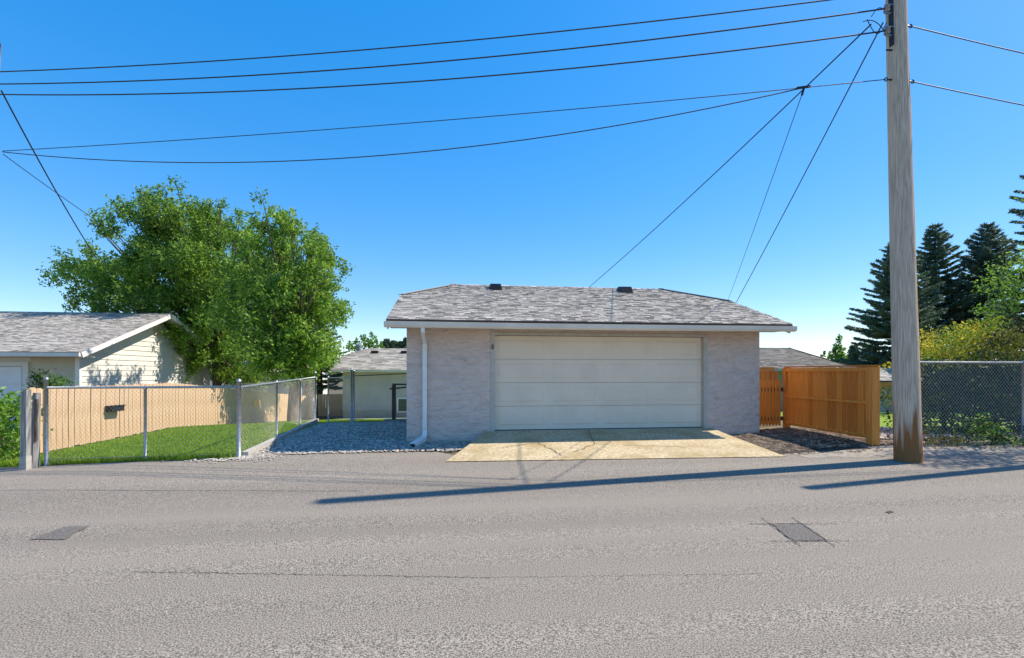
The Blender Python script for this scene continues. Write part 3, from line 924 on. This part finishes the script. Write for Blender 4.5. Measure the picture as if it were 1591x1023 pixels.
MB().beam((GX1 + .01, cB.y + .47, ZT - .03), (cB.x, cB.y + .47, ZT - .03), .04, .09).build('rail', M['cedar'], ced)
gt = thing('picket_gate', (7.6, 10.8, .1), 'narrow cedar picket gate between garage wall and fence', 'gate')
gm = picket_mesh('picket', .052, 1.16, .02, M['cedar'], .05)
x = GX1 + .06
while x < cB.x - .1:
    link('picket', gm, gt, (x, cB.y, .18)); x += .088
for zz in (.36, 1.1): MB().beam((GX1 + .02, cB.y + .045, zz), (cB.x - .07, cB.y + .045, zz), .04, .1).build('rail', M['brown_wood'], gt)

# weathered posts on the left
p = at(40, 720, 8.3)
wp = thing('gate_post', (p.x, 8.3, -.06), 'pale square weathered post at the left end of the fence', 'post')
MB().hexa([(p.x - .045, 8.25, -.2), (p.x + .045, 8.25, -.2), (p.x + .045, 8.34, -.2), (p.x - .045, 8.34, -.2)], [(p.x - .035, 8.25, 1.22), (p.x + .05, 8.25, 1.26), (p.x + .05, 8.34, 1.26), (p.x - .035, 8.34, 1.22)]).build('shaft', M['old_wood'], wp)
MB().box(p.x - .05, p.x + .05, 8.245, 8.345, -.1, .18).build('worn_foot', M['concrete'], wp)
p = at(49, 720, 8.42)
wq = thing('timber_post', (p.x, 8.45, -.06), 'split grey timber post leaning beside the metal fence post', 'post')
b = MB().tube([(p.x + .0, 8.45, -.2), (p.x + .02, 8.46, .5), (p.x + .035, 8.47, 1.2)], [.075, .06, .05], 7)
b.build('shaft', M['old_wood'], wq)
MB().tube([(p.x + .06, 8.42, .4), (p.x + .065, 8.43, 1.1)], .02, 6).build('splinter', M['bark'], wq)

# clothes post in the back corner of the gravel
c = at(612, 652, 14.6)
cp = thing('clothes_post', (c.x, 14.6, 0), 'dark wooden post with crossbars beside the garage corner', 'post')
MB().beam((c.x, 14.6, -.2), (c.x, 14.6, 1.15), .11, .11).build('shaft', M['brown_wood'], cp)
MB().beam((c.x - .12, 14.52, 1.02), (c.x + .9, 14.52, 1.12), .04, .05).build('crossbar', M['brown_wood'], cp)
MB().beam((c.x - .05, 14.68, 1.16), (c.x + .9, 14.68, 1.14), .05, .05).build('crossbar', M['brown_wood'], cp)
MB().box(c.x - .3, c.x + .5, 14.45, 14.85, -.05, .06).build('footing', M['old_wood'], cp)

# ---------------------------------------------------------------- poles and wires
UP = Vector((7.72, 7.05, 0))
LEAN = Vector((.003, .03, 1))
def onpole(z, off=(0, 0, 0)): return UP + LEAN * z + Vector(off)
def pole(name, base, lean, h, r0, r1, label):
    root = thing(name, base, label, 'pole')
    b = MB()
    n = 20
    path = [base + lean * (h * i / 24 - (.3 if i == 0 else 0)) for i in range(25)]
    rr = [r0 + (r1 - r0) * i / 24 for i in range(25)]
    b.tube(path, rr, n)
    for i in range(len(b.v)):
        x, y, z = b.v[i]
        k = 1 + .018 * math.sin(9 * math.atan2(y - base.y, x - base.x) + z * .7) + R.uniform(-.006, .006)
        c = base + lean * z
        b.v[i] = (c.x + (x - c.x) * k, c.y + (y - c.y) * k, z)
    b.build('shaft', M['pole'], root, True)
    return root
up = pole('utility_pole', UP, LEAN, 11.4, .198, .128, 'tall weathered wooden utility pole beside the cedar fence')
# hardware
def rad_at(z): return .205 + (.135 - .205) * z / 11
for z, hh in ((7.95, .09), (7.55, .09)):
    c = onpole(z, (-rad_at(z) - .09, -.05, 0))
    b = MB().tube([c + Vector((0, 0, -.06)), c + Vector((0, 0, -.03)), c + Vector((0, 0, 0)), c + Vector((0, 0, .03)), c + Vector((0, 0, .06))], [.035, .055, .04, .055, .035], 10)
    b.build('insulator', M['ceramic'], up, True)
    for dz in (.075, -.075): MB().beam(onpole(z, (-.1, -.05, dz)), c + Vector((-.03, 0, dz)), .04, .012).build('bracket', M['galv'], up)
MB().beam(onpole(7.3, (-rad_at(7.3) + .02, -.04, .0)), onpole(8.4, (-rad_at(8.4) + .02, -.04, 0)), .07, .06, up=(0, 1, 0)).build('rack_strap', M['black'], up)
MB().beam(onpole(7.22, (-rad_at(7) - .1, -.04, 0)), onpole(7.22, (0, -.04, 0)), .02, .02).build('bolt', M['black'], up)
def eye(px, py, sgn):
    z = EYE - (py - HOR) / F * 7.95
    c = onpole(z, (sgn * (rad_at(z) + .1), -.02, 0))
    b = MB().tube([onpole(z, (sgn * rad_at(z) * .8, -.02, 0)), c - Vector((sgn * .03, 0, 0))], .014, 6)
    b.tube([c + Vector((math.cos(a) * .03, 0, math.sin(a) * .03)) for a in lin(0, 6.283, 13)], .009, 5)
    b.build('eye_bolt', M['black'], up)
    return c
eL = eye(1378, 118, -1); eR = eye(1412, 118, 1); eR2 = eye(1410, 28, 1)
LP = Vector((-10.75, 11.5, H(-10.7, 11.5)))
LL = Vector((.045, 0, 1))
lp = pole('utility_pole', LP, LL, 9.0, .17, .12, 'wooden utility pole cut off by the left edge of the picture')
def onlp(z): return LP + LL * z
def wire(label, p, q, sag, r, n=30, name='overhead_wire'):
    p, q = Vector(p), Vector(q)
    pts = [p.lerp(q, i / n) - Vector((0, 0, sag * 4 * (i / n) * (1 - i / n))) for i in range(n + 1)]
    return tag(MB().tube(pts, r, 5).build(name, M['cable']), label, 'wire')
YM = 7.25; YL = 11.4
def mp_(px, py): return at(px, py, YM)
WL = lambda px, py: at(px, py, YL)
m2, m3 = onpole(7.95, (-rad_at(8) - .13, -.05, 0)), onpole(7.55, (-rad_at(8) - .13, -.05, 0))
wire('topmost of the three power lines between the poles', WL(-6, 112), onpole(8.27, (-.15, -.05, 0)), .22, .012)
wire('middle one of the three power lines between the poles', WL(-6, 131), m2, .30, .013)
wire('lowest of the three power lines between the poles', WL(-6, 147), m3, .34, .013)
l4 = WL(4, 235)
w4 = wire('thin nearly straight messenger wire below the power lines', l4, eL, .10, .008)
f4 = .925
jn = l4.lerp(eL, f4) - Vector((0, 0, .10 * 4 * f4 * (1 - f4)))
wire('deeply sagging cable hung below the messenger wire', l4 + Vector((0, 0, -.02)), jn, .68, .010)
tag(MB().beam(jn + Vector((-.14, 0, -.02)), jn + Vector((.12, 0, .03)), .03, .035).beam(jn, jn + Vector((-.04, 0, -.14)), .025, .03).build('cable_clamp', M['black']), 'small black clamp where cables join the messenger wire', 'clamp')
wire('twisted service cable dropping from the left pole into the tree', WL(2, 141), at(150, 402, 17.5), .12, .016)
wire('thin wire slanting from the left pole to the tree top', WL(5, 240), at(212, 384, 17.5), .05, .009)
wire('service cable slanting from the pole top over the garage ridge', onpole(7.75, (-.55, -.05, -.1)), at(905, 455, 22), .12, .013)
wire('thin cable dropping steeply behind the garage roof', jn + Vector((-.03, 0, -.1)), at(1130, 470, 17.5), .03, .007)
wire('service cable dropping from the pole to the right end of the garage', onpole(7.7, (-.32, -.05, 0)), at(1144, 470, 16.5), .05, .012)
wire('upper wire running from the pole out of the picture to the right', eR2, (34, 7.6, 7.3), .7, .010)
wire('lower wire running from the pole out of the picture to the right', eR, (34, 7.6, 6.2), .6, .010)
b = MB()
for k in range(3):
    c = onpole(7.78, (-.55 - .08 * k, -.05, -.05 * k))
    e = onpole(7.9 - .2 * k, (-rad_at(8) - .1, -.05, 0))
    b.tube([c.lerp(e, t) + Vector((0, 0, -.22 * math.sin(math.pi * t) * (1 if k % 2 else -.5))) for t in lin(0, 1, 14)], .007, 5)
tag(b.build('jumper_loops', M['cable']), 'loose loops of cable tangled beside the pole top', 'cable')
# the street pole just outside the frame that throws the second long shadow
SP = Vector((12.1, 6.95, .1))
pole('utility_pole', SP, Vector((0, 0, 1)), 9.0, .14, .1, 'wooden pole just outside the right edge of the picture')

# ---------------------------------------------------------------- vegetation
def leaf_quads(C, Lf, Wd, updir=None, upw=0.0):
    n = len(C)
    u = NR.normal(size=(n, 3))
    if updir is not None: u = u * (1 - upw) + np.asarray(updir) * upw
    u /= np.linalg.norm(u, axis=1, keepdims=True) + 1e-9
    t = NR.normal(size=(n, 3)); t[:, 2] *= .5
    v = np.cross(u, t); v /= np.linalg.norm(v, axis=1, keepdims=True) + 1e-9
    L_ = (Lf * NR.uniform(.6, 1.3, n))[:, None]; W_ = (Wd * NR.uniform(.6, 1.3, n))[:, None]
    return np.stack([C - u * L_ / 2, C + v * W_ / 2, C + u * L_ / 2, C - v * W_ / 2], 1)
def clump_pts(c, r, n, shell=.55, zs=1.0):
    d = NR.normal(size=(n, 3)); d /= np.linalg.norm(d, axis=1, keepdims=True)
    rr = r * (shell + (1 - shell) * NR.uniform(0, 1, n)) ** 1.0 * NR.uniform(.55, 1.08, n)
    p = d * rr[:, None]
    p[:, 2] *= zs
    return np.asarray(c) + p
def sprays(c, r, nt, nl, length, zs=1.0, up=.4):
    """shoots growing outwards from a clump, leaves along each shoot"""
    d = NR.normal(size=(nt, 3)); d[:, 2] += up; d /=  np.linalg.norm(d, axis=1, keepdims=True)
    st = np.asarray(c) + d * (r * NR.uniform(.25, .85, nt))[:, None] * np.array([1, 1, zs])
    t = NR.uniform(0, 1, (nt, nl))
    dd = d * np.array([.7, .7, 1]) + np.array([0, 0, .75]); dd /= np.linalg.norm(dd, axis=1, keepdims=True)
    p = st[:, None, :] + dd[:, None, :] * (t * length)[..., None]
    p += NR.normal(size=p.shape) * (.05 + .05 * (1 - t))[..., None]
    return p.reshape(-1, 3)
def broadleaf(name, label, base, clumps, mats, wts, dens, leaf, trunk_r, group=None, shoot=.45, fork=.35, cat='tree'):
    root = thing(name, base, label, cat, group)
    base = Vector(base)
    P, Mi = [], []
    b = MB()
    zmax = max(c[0].z for c in clumps)
    if trunk_r:
        fk = base + Vector((0, 0, (zmax - base.z) * fork))
        b.tube([base - Vector((0, 0, .3)), base.lerp(fk, .5) + Vector((.05, .03, 0)), fk], [trunk_r * 1.25, trunk_r, trunk_r * .85], 10)
        for c, r in clumps:
            if R.random() < .3:
                mid = fk.lerp(c, .5) + Vector((R.uniform(-.2, .2), R.uniform(-.2, .2), -.05 * (c - fk).length))
                b.tube([fk, fk.lerp(mid, .5), mid, c], [trunk_r * .5, trunk_r * .32, trunk_r * .22, .015], 5, cap=False)
        b.build('trunk', M['bark'], root, True)
    for c, r in clumps:
        n = int(dens * r * r)
        nl = 14
        p = np.concatenate([sprays(c, r, max(3, n // nl), nl, shoot * min(1, r + .3), 1.0), clump_pts(c, r * .9, n // 5)])
        P.append(leaf_quads(p, leaf, leaf * .42))
        base_m = NR.choice(len(mats), p=wts)
        mi = np.where(NR.uniform(size=len(p)) < .5, base_m, NR.choice(len(mats), size=len(p), p=wts))
        Mi.append(mi)
    P = np.concatenate(P); Mi = np.concatenate(Mi)
    quads('crown', P, mats, Mi, root)
    return root
# the big ash
ASH = [(125,425,22),(148,408,24),(150,442,25),(182,455,25),(130,472,16),(165,478,18),(192,430,22),(222,345,24),(214,375,22),(235,400,30),(255,352,28),(280,336,26),(312,332,28),(312,314,13),(332,350,28),(352,350,22),(376,352,20),(379,336,12),(290,372,38),(250,420,38),(300,420,48),(342,392,38),(330,452,48),(280,470,42),(375,418,32),(411,348,16),(438,340,18),(465,345,17),(440,376,28),(412,382,22),(480,370,20),(500,384,22),(514,396,17),(521,425,18),(492,425,28),(452,428,36),(470,470,38),(500,480,28),(520,468,13),(350,520,42),(400,500,42),(330,552,32),(380,558,38),(430,540,42),(470,540,38),(500,530,28),(420,582,22),(362,582,24),(320,520,28),(470,578,22),(508,560,18),(400,440,34),(392,472,34),(368,482,40),(410,540,34),(395,395,26),(350,430,40),(440,500,36),(345,490,36),(300,540,22),(300,500,34),(240,455,26),(215,440,22)]
def ash(label, YA, spots, trunk_px, depth):
    cl = []
    cx = sum(p[0] for p in spots) / len(spots); cy = sum(p[1] for p in spots) / len(spots)
    for px, py, r in spots:
        px = cx + (px - cx) * .9; py = 590 + (py - 590) * .95; r *= .88
        dist = ((px - cx) / 150) ** 2 + ((py - cy) / 150) ** 2
        bulge = depth * math.sqrt(max(0, 1 - dist * .8))
        k = (px - 795.5) / F
        scale = YA / (CT - k * ST) / F
        for s in ((-1, 0, 1) if bulge > 1.2 else (-.5, .5)):
            Y = YA + s * max(bulge, .5) * R.uniform(.6, 1) + R.uniform(-.3, .3)
            c = at(px + R.uniform(-4, 4), py + R.uniform(-4, 4), YA)
            for _ in range(4):
                rr = r * scale
                d = Vector((R.gauss(0, .5), R.gauss(0, .5), R.gauss(-.15, .45))) * rr
                cl.append((Vector((c.x, Y, c.z)) + d, rr * R.uniform(.3, .55)))
    tb_ = at(trunk_px, 600, YA)
    broadleaf('ash_tree', label, (tb_.x, YA, H(tb_.x, YA)), cl, [M['ash0'], M['ash1'], M['ash2']], [.4, .15, .45], ASHD, .16, .2, shoot=.85, group='ash trees')
ASHD = 1800
ash('big leafy ash tree behind the neighbouring garage', 24.5, [q for q in ASH if q[0] < 396], 335, 3.0)
ash('ash tree on the lawn with low branches over the fence', 19.5, [q for q in ASH if q[0] >= 396], 455, 1.8)

def spruce(name, label, x, y, zb, zt, rad_, seed, mats, wts, dens=1.0, group=None, start=.04, needle=.16):
    rs = random.Random(seed)
    root = thing(name, (x, y, zb), label, 'tree', group)
    h = zt - zb
    b = MB().tube([(x, y, zb - .3), (x, y, zb + h * .5), (x, y, zt)], [.02 * h + .03, .011 * h + .02, .012], 8)
    C, D = [], []
    z = zb + h * start
    k = 0
    while z < zt - .05:
        f = (z - zb) / h
        ln = rad_ * (1 - f) ** .85 * rs.uniform(.8, 1.12) + .12
        nbr = max(5, int(8 - 2 * f))
        a0 = rs.uniform(0, 6.28)
        for i in range(nbr):
            a = a0 + 6.283 * i / nbr + rs.uniform(-.25, .25)
            l_ = ln * rs.uniform(.7, 1.15)
            droop = rs.uniform(.10, .32) * (1 - f * .9)
            lift = .10 + .5 * f
            tip = Vector((x + math.cos(a) * l_, y + math.sin(a) * l_, z + l_ * (lift - droop)))
            mid = Vector((x + math.cos(a) * l_ * .5, y + math.sin(a) * l_ * .5, z + l_ * (lift * .5 - droop * .75)))
            o = Vector((x, y, z))
            if l_ > .4: b.tube([o, mid, tip], [.012 + .012 * l_, .01 + .006 * l_, .005], 4, cap=False)
            n = max(6, int(l_ * 20 * dens))
            sdv = Vector((-math.sin(a), math.cos(a), 0))
            for j in range(n):
                t = .12 + .9 * (j + rs.random()) / n
                p = o.lerp(mid, t * 2) if t < .5 else mid.lerp(tip, t * 2 - 1)
                for s in (-1, 1):
                    tl = (.10 + .42 * l_ * (1 - t) * .7) * rs.uniform(.6, 1.2)
                    td = (sdv * s + (tip - o).normalized() * .8 + Vector((0, 0, -.28 + rs.uniform(-.15, .15)))).normalized()
                    m = max(2, int(tl / .085))
                    for q in range(m):
                        C.append(p + td * tl * (q + .5) / m); D.append(td)
            for q in range(3):
                C.append(tip + (tip - mid).normalized() * (.04 * q)); D.append((tip - mid).normalized())
        z += h * .028 * (1.3 - .6 * f) + .03
        k += 1
    for q in range(10):
        C.append(Vector((x, y, zt - .05 * q))); D.append(Vector((rs.uniform(-.3, .3), rs.uniform(-.3, .3), 1)).normalized())
    b.build('trunk', M['bark'], root, True)
    C = np.repeat(np.array([tuple(c) for c in C]), 3, 0); D = np.repeat(np.array([tuple(c) for c in D]), 3, 0)
    C = C + NR.normal(size=C.shape) * .02
    u = D + NR.normal(size=D.shape) * .38; u /= np.linalg.norm(u, axis=1, keepdims=True)
    v = np.cross(u, NR.normal(size=u.shape)); v /= np.linalg.norm(v, axis=1, keepdims=True) + 1e-9
    L_ = (needle * NR.uniform(.7, 1.3, len(C)))[:, None]; W_ = L_ * .22
    P = np.stack([C - u * L_ / 2, C + v * W_ / 2, C + u * L_ / 2, C - v * W_ / 2], 1)
    quads('crown', P, mats, NR.choice(len(mats), size=len(P), p=wts), root)
    return root
SPM = [M['sp0'], M['sp1'], M['sp2']]
def sp_at(label, px, pyt, Y, half, seed, wts=(.55, .3, .15), dens=1.0, **kw):
    c = at(px, pyt, Y)
    k = Y / (CT - (px - 795.5) / F * ST) / F
    return spruce('spruce_tree', label, c.x, Y, H(c.x, Y), c.z, half * k, seed, SPM, wts, dens, 'spruce trees', **kw)
sp_at('spruce with its tip hidden behind the utility pole', 1392, 376, 19, 98, 1, dens=1.35)
sp_at('slender spruce just right of the utility pole', 1453, 350, 21, 98, 2, dens=1.35)
sp_at('broad blue spruce above the yellow shrub', 1534, 350, 20, 122, 3, (.35, .5, .15), dens=1.35)
sp_at('tall spruce at the right edge with only branch tips in view', 1665, 130, 16, 135, 4, dens=1.2)
sp_at('dark spruce behind the right side of the ash tree', 497, 420, 29, 48, 5, (.8, .1, .1), start=.2)
sp_at('small dark spruce beyond the cedar fence', 1327, 537, 42, 24, 6, (.8, .15, .05), .8, needle=.25)
sp_at('lower one of the two small far spruces beside the tall spruce', 1346, 543, 44, 24, 7, (.8, .15, .05), .8, needle=.25)
for i, (px, py) in enumerate([(601, 528), (612, 531), (622, 532), (632, 526)]):
    sp_at(['leftmost far spruce above the bungalow roof', 'second far spruce from the left above the bungalow roof', 'third far spruce from the left above the bungalow roof', 'far spruce beside the garage wall above the bungalow roof'][i], px, py, 70, 30, 20 + i, (.8, .15, .05), .5, needle=.5)
def blob(px, py, r, Y, dY=0):
    c = at(px, py, Y)
    k = Y / (CT - (px - 795.5) / F * ST) / F
    return (Vector((c.x, Y + dY, c.z)), r * k)
def shrub(name, label, Y, blobs, mats, wts, dens, leaf, trunk_r=.04, shoot=.3, cat='shrub', depth=.5):
    cl = []
    for px, py, r in blobs:
        for s in (-1, 0, 1):
            cl.append(blob(px, py, r, Y, s * depth * R.uniform(.5, 1)))
    x = sum(c[0].x for c in cl) / len(cl)
    return broadleaf(name, label, (x, Y, H(x, Y)), cl, mats, wts, dens, leaf, trunk_r, shoot=shoot, cat=cat, fork=.2)
broadleaf('poplar_tree', 'bright green pointed tree beyond the cedar fence', (at(1303, 560, 40).x, 40, -1.02),
          [blob(1303 + d, py, r, 40) for d, py, r in ((0, 526, 3.5), (0, 533, 5), (-2, 541, 7), (3, 544, 7), (-3, 551, 9), (4, 554, 10), (0, 562, 12), (-7, 566, 9), (8, 566, 9))], [M['ash0'], M['shr_g']], [.6, .4], 420, .3, .12)
broadleaf('maple_tree', 'round green tree behind the bungalow chimney', (at(572, 560, 50).x, 50, -1.02),
          [blob(px, py, r, 50, R.uniform(-1, 1)) for px, py, r in ((565, 530, 9), (575, 528, 8), (584, 533, 9), (556, 538, 10), (548, 545, 10), (572, 540, 12), (590, 542, 9), (560, 552, 12), (580, 552, 12))], [M['ash0'], M['shr_g']], [.6, .4], 260, .35, .15)
broadleaf('maple_tree', 'low dark green tree left of the pointed bright tree', (at(1285, 562, 55).x, 55, -1.02),
          [blob(px, py, r, 55) for px, py, r in ((1285, 556, 7), (1278, 561, 7), (1293, 560, 7))], [M['ash1'], M['ash0']], [.6, .4], 260, .35, .15)
# right-hand garden
YH = 9.6
shrub('yellow_shrub', 'yellow leaved shrub just right of the utility pole', 9.7, [(1448, 545, 18), (1465, 525, 16), (1480, 540, 16), (1440, 560, 16), (1500, 520, 16), (1518, 515, 14), (1465, 560, 18), (1410, 570, 12)], [M['shr_y0'], M['shr_y1'], M['shr_g']], [.65, .2, .15], 2200, .07)
shrub('olive_shrub', 'olive shrub with rusty tips above the chain link', 10.3, [(1520, 535, 20), (1545, 525, 20), (1565, 540, 20), (1535, 555, 20), (1500, 555, 18), (1585, 555, 18), (1570, 520, 14)], [M['shr_y1'], M['shr_d'], M['shr_o']], [.45, .4, .15], 2200, .07)
shrub('dark_hedge', 'dark dense hedge behind the chain link', 9.5, [(px, py, 26) for px in range(1425, 1760, 30) for py in (585, 615, 645, 672)], [M['shr_d'], M['ash1']], [.8, .2], 480, .10, depth=.35)
# bright young tree at the right edge whose crown reaches out of the frame
cl = [blob(px - 16, py, r, 9.4, R.uniform(-.7, .7)) for px, py, r in ((1575, 440, 26), (1590, 410, 24), (1570, 480, 24), (1600, 460, 34), (1630, 420, 36), (1640, 380, 30), (1660, 450, 36), (1620, 500, 30), (1585, 500, 20), (1700, 420, 34), (1690, 380, 30), (1680, 490, 30))]
c = at(1640, 600, 9.4)
broadleaf('young_tree', 'bright green leafy tree at the right edge of the picture', (c.x, 9.4, H(c.x, 9.4)), cl, [M['shr_g'], M['ash0'], M['ash2']], [.4, .4, .2], 1800, .08, .07)
shrub('weed_bush', 'green weedy bush at the foot of the chain link', 8.05, [(1518, 672, 14), (1530, 660, 13), (1540, 680, 16), (1508, 685, 11), (1560, 685, 14)], [M['shr_g'], M['shr_d']], [.55, .45], 1700, .07, .0, .2, depth=.18)
shrub('weed_bush', 'dark weeds at the right end of the chain link', 8.05, [(1590, 690, 14), (1610, 680, 16), (1640, 690, 16), (1575, 695, 9)], [M['shr_d'], M['shr_g']], [.75, .25], 1500, .07, .0, .2, depth=.18)
shrub('weed_bush', 'low dry weeds beside the foot of the pole', 8.1, [(1440, 688, 8), (1455, 684, 9), (1472, 688, 8), (1487, 690, 7)], [M['shr_y1'], M['shr_o'], M['shr_d']], [.4, .3, .3], 1500, .06, .0, .16, depth=.12)
shrub('garden_shrub', 'rusty green shrub between cedar fence and pole', 13.5, [(1375, 618, 14), (1390, 610, 14), (1385, 628, 12), (1365, 612, 8)], [M['shr_y1'], M['shr_d'], M['shr_o']], [.4, .4, .2], 900, .08)
# left edge
shrub('tall_weeds', 'tall green weeds at the left edge of the picture', 9.3, [(px, py, 15) for px in (-22, -4, 14, 27) for py in (634, 655, 676, 697)], [M['shr_g'], M['ash0'], M['ash2']], [.5, .35, .15], 1100, .10, .0, .3, depth=.3)
shrub('sapling', 'small dark sapling in front of the neighbouring garage wall', 13.0, [(62, 588, 8), (66, 597, 9), (60, 604, 9)], [M['ash1'], M['shr_d']], [.6, .4], 1300, .08, .015, .2, depth=.1)
shrub('sapling', 'small green sapling showing above the tan fence', 13.2, [(86, 593, 9), (95, 598, 8), (80, 602, 9)], [M['shr_g'], M['ash1']], [.6, .4], 1300, .08, .015, .2, depth=.1)
cl = [(Vector((12.9 + R.uniform(-.9, .9), 7.75 + R.uniform(-.5, .5), R.uniform(3.2, 5.2))), R.uniform(.4, .6)) for _ in range(14)]  # unseen tree, added so its crown throws a shadow block on the lane
broadleaf('young_tree', 'unseen small leafy tree added past the right edge to shade the lane', (12.9, 7.75, H(12.9, 7.75)), cl, [M['shr_g'], M['ash0']], [.5, .5], 1500, .09, .07)
# far wood closing the horizon
P = []
for _ in range(60):
    x = R.uniform(-160, 200); y = R.uniform(130, 170)
    P.append(clump_pts((x, y, R.uniform(0, 2)), R.uniform(4, 6), 500))
P = np.concatenate(P)
o = quads('far_wood', leaf_quads(P, 1.0, .7), [M['ash1'], M['shr_d']], NR.integers(0, 2, len(P)), None)
tag(o, 'far dark line of woodland on the horizon', 'woodland', kind='stuff')
# grass blades
def blades(name, label, n, spot, hmin, hmax):
    pts = np.array([spot() for _ in range(n)])
    z = np.array([H(x, y) for x, y in pts]) + .01
    C = np.column_stack([pts, z])
    a = NR.uniform(0, 6.283, n)
    wv = np.column_stack([np.cos(a), np.sin(a), np.zeros(n)]) * .006
    hgt = NR.uniform(hmin, hmax, n)
    ln = NR.normal(size=(n, 2)) * .35
    tip = C + np.column_stack([ln[:, 0] * hgt, ln[:, 1] * hgt, hgt])
    Q = np.stack([C - wv, C + wv, tip + wv * .2, tip - wv * .2], 1)
    o = quads(name, Q, [M['grass'], M['lawn']], NR.integers(0, 2, n), None)
    tag(o, label, 'grass', kind='stuff')
blades('grass', 'mown green grass of the lawn behind the chain link', 60000, lambda: (R.uniform(-8.05, -4.05), 8.75 + 8 * R.random() ** 1.4), .02, .055)
blades('grass', 'ragged grass tufts at the lane edge below the fence', 3500, lambda: (R.uniform(-8.0, -4.0), 8.62 + abs(R.gauss(0, .10))), .03, .12)
blades('grass', 'sunny grass strip behind the gravel yard', 9000, lambda: (R.uniform(-6.5, 0), R.uniform(15.2, 19)), .03, .07)
blades('grass', 'rough grass below the weeds at the left edge', 5000, lambda: (R.uniform(-11, -8.2), R.uniform(8.5, 10)), .04, .14)
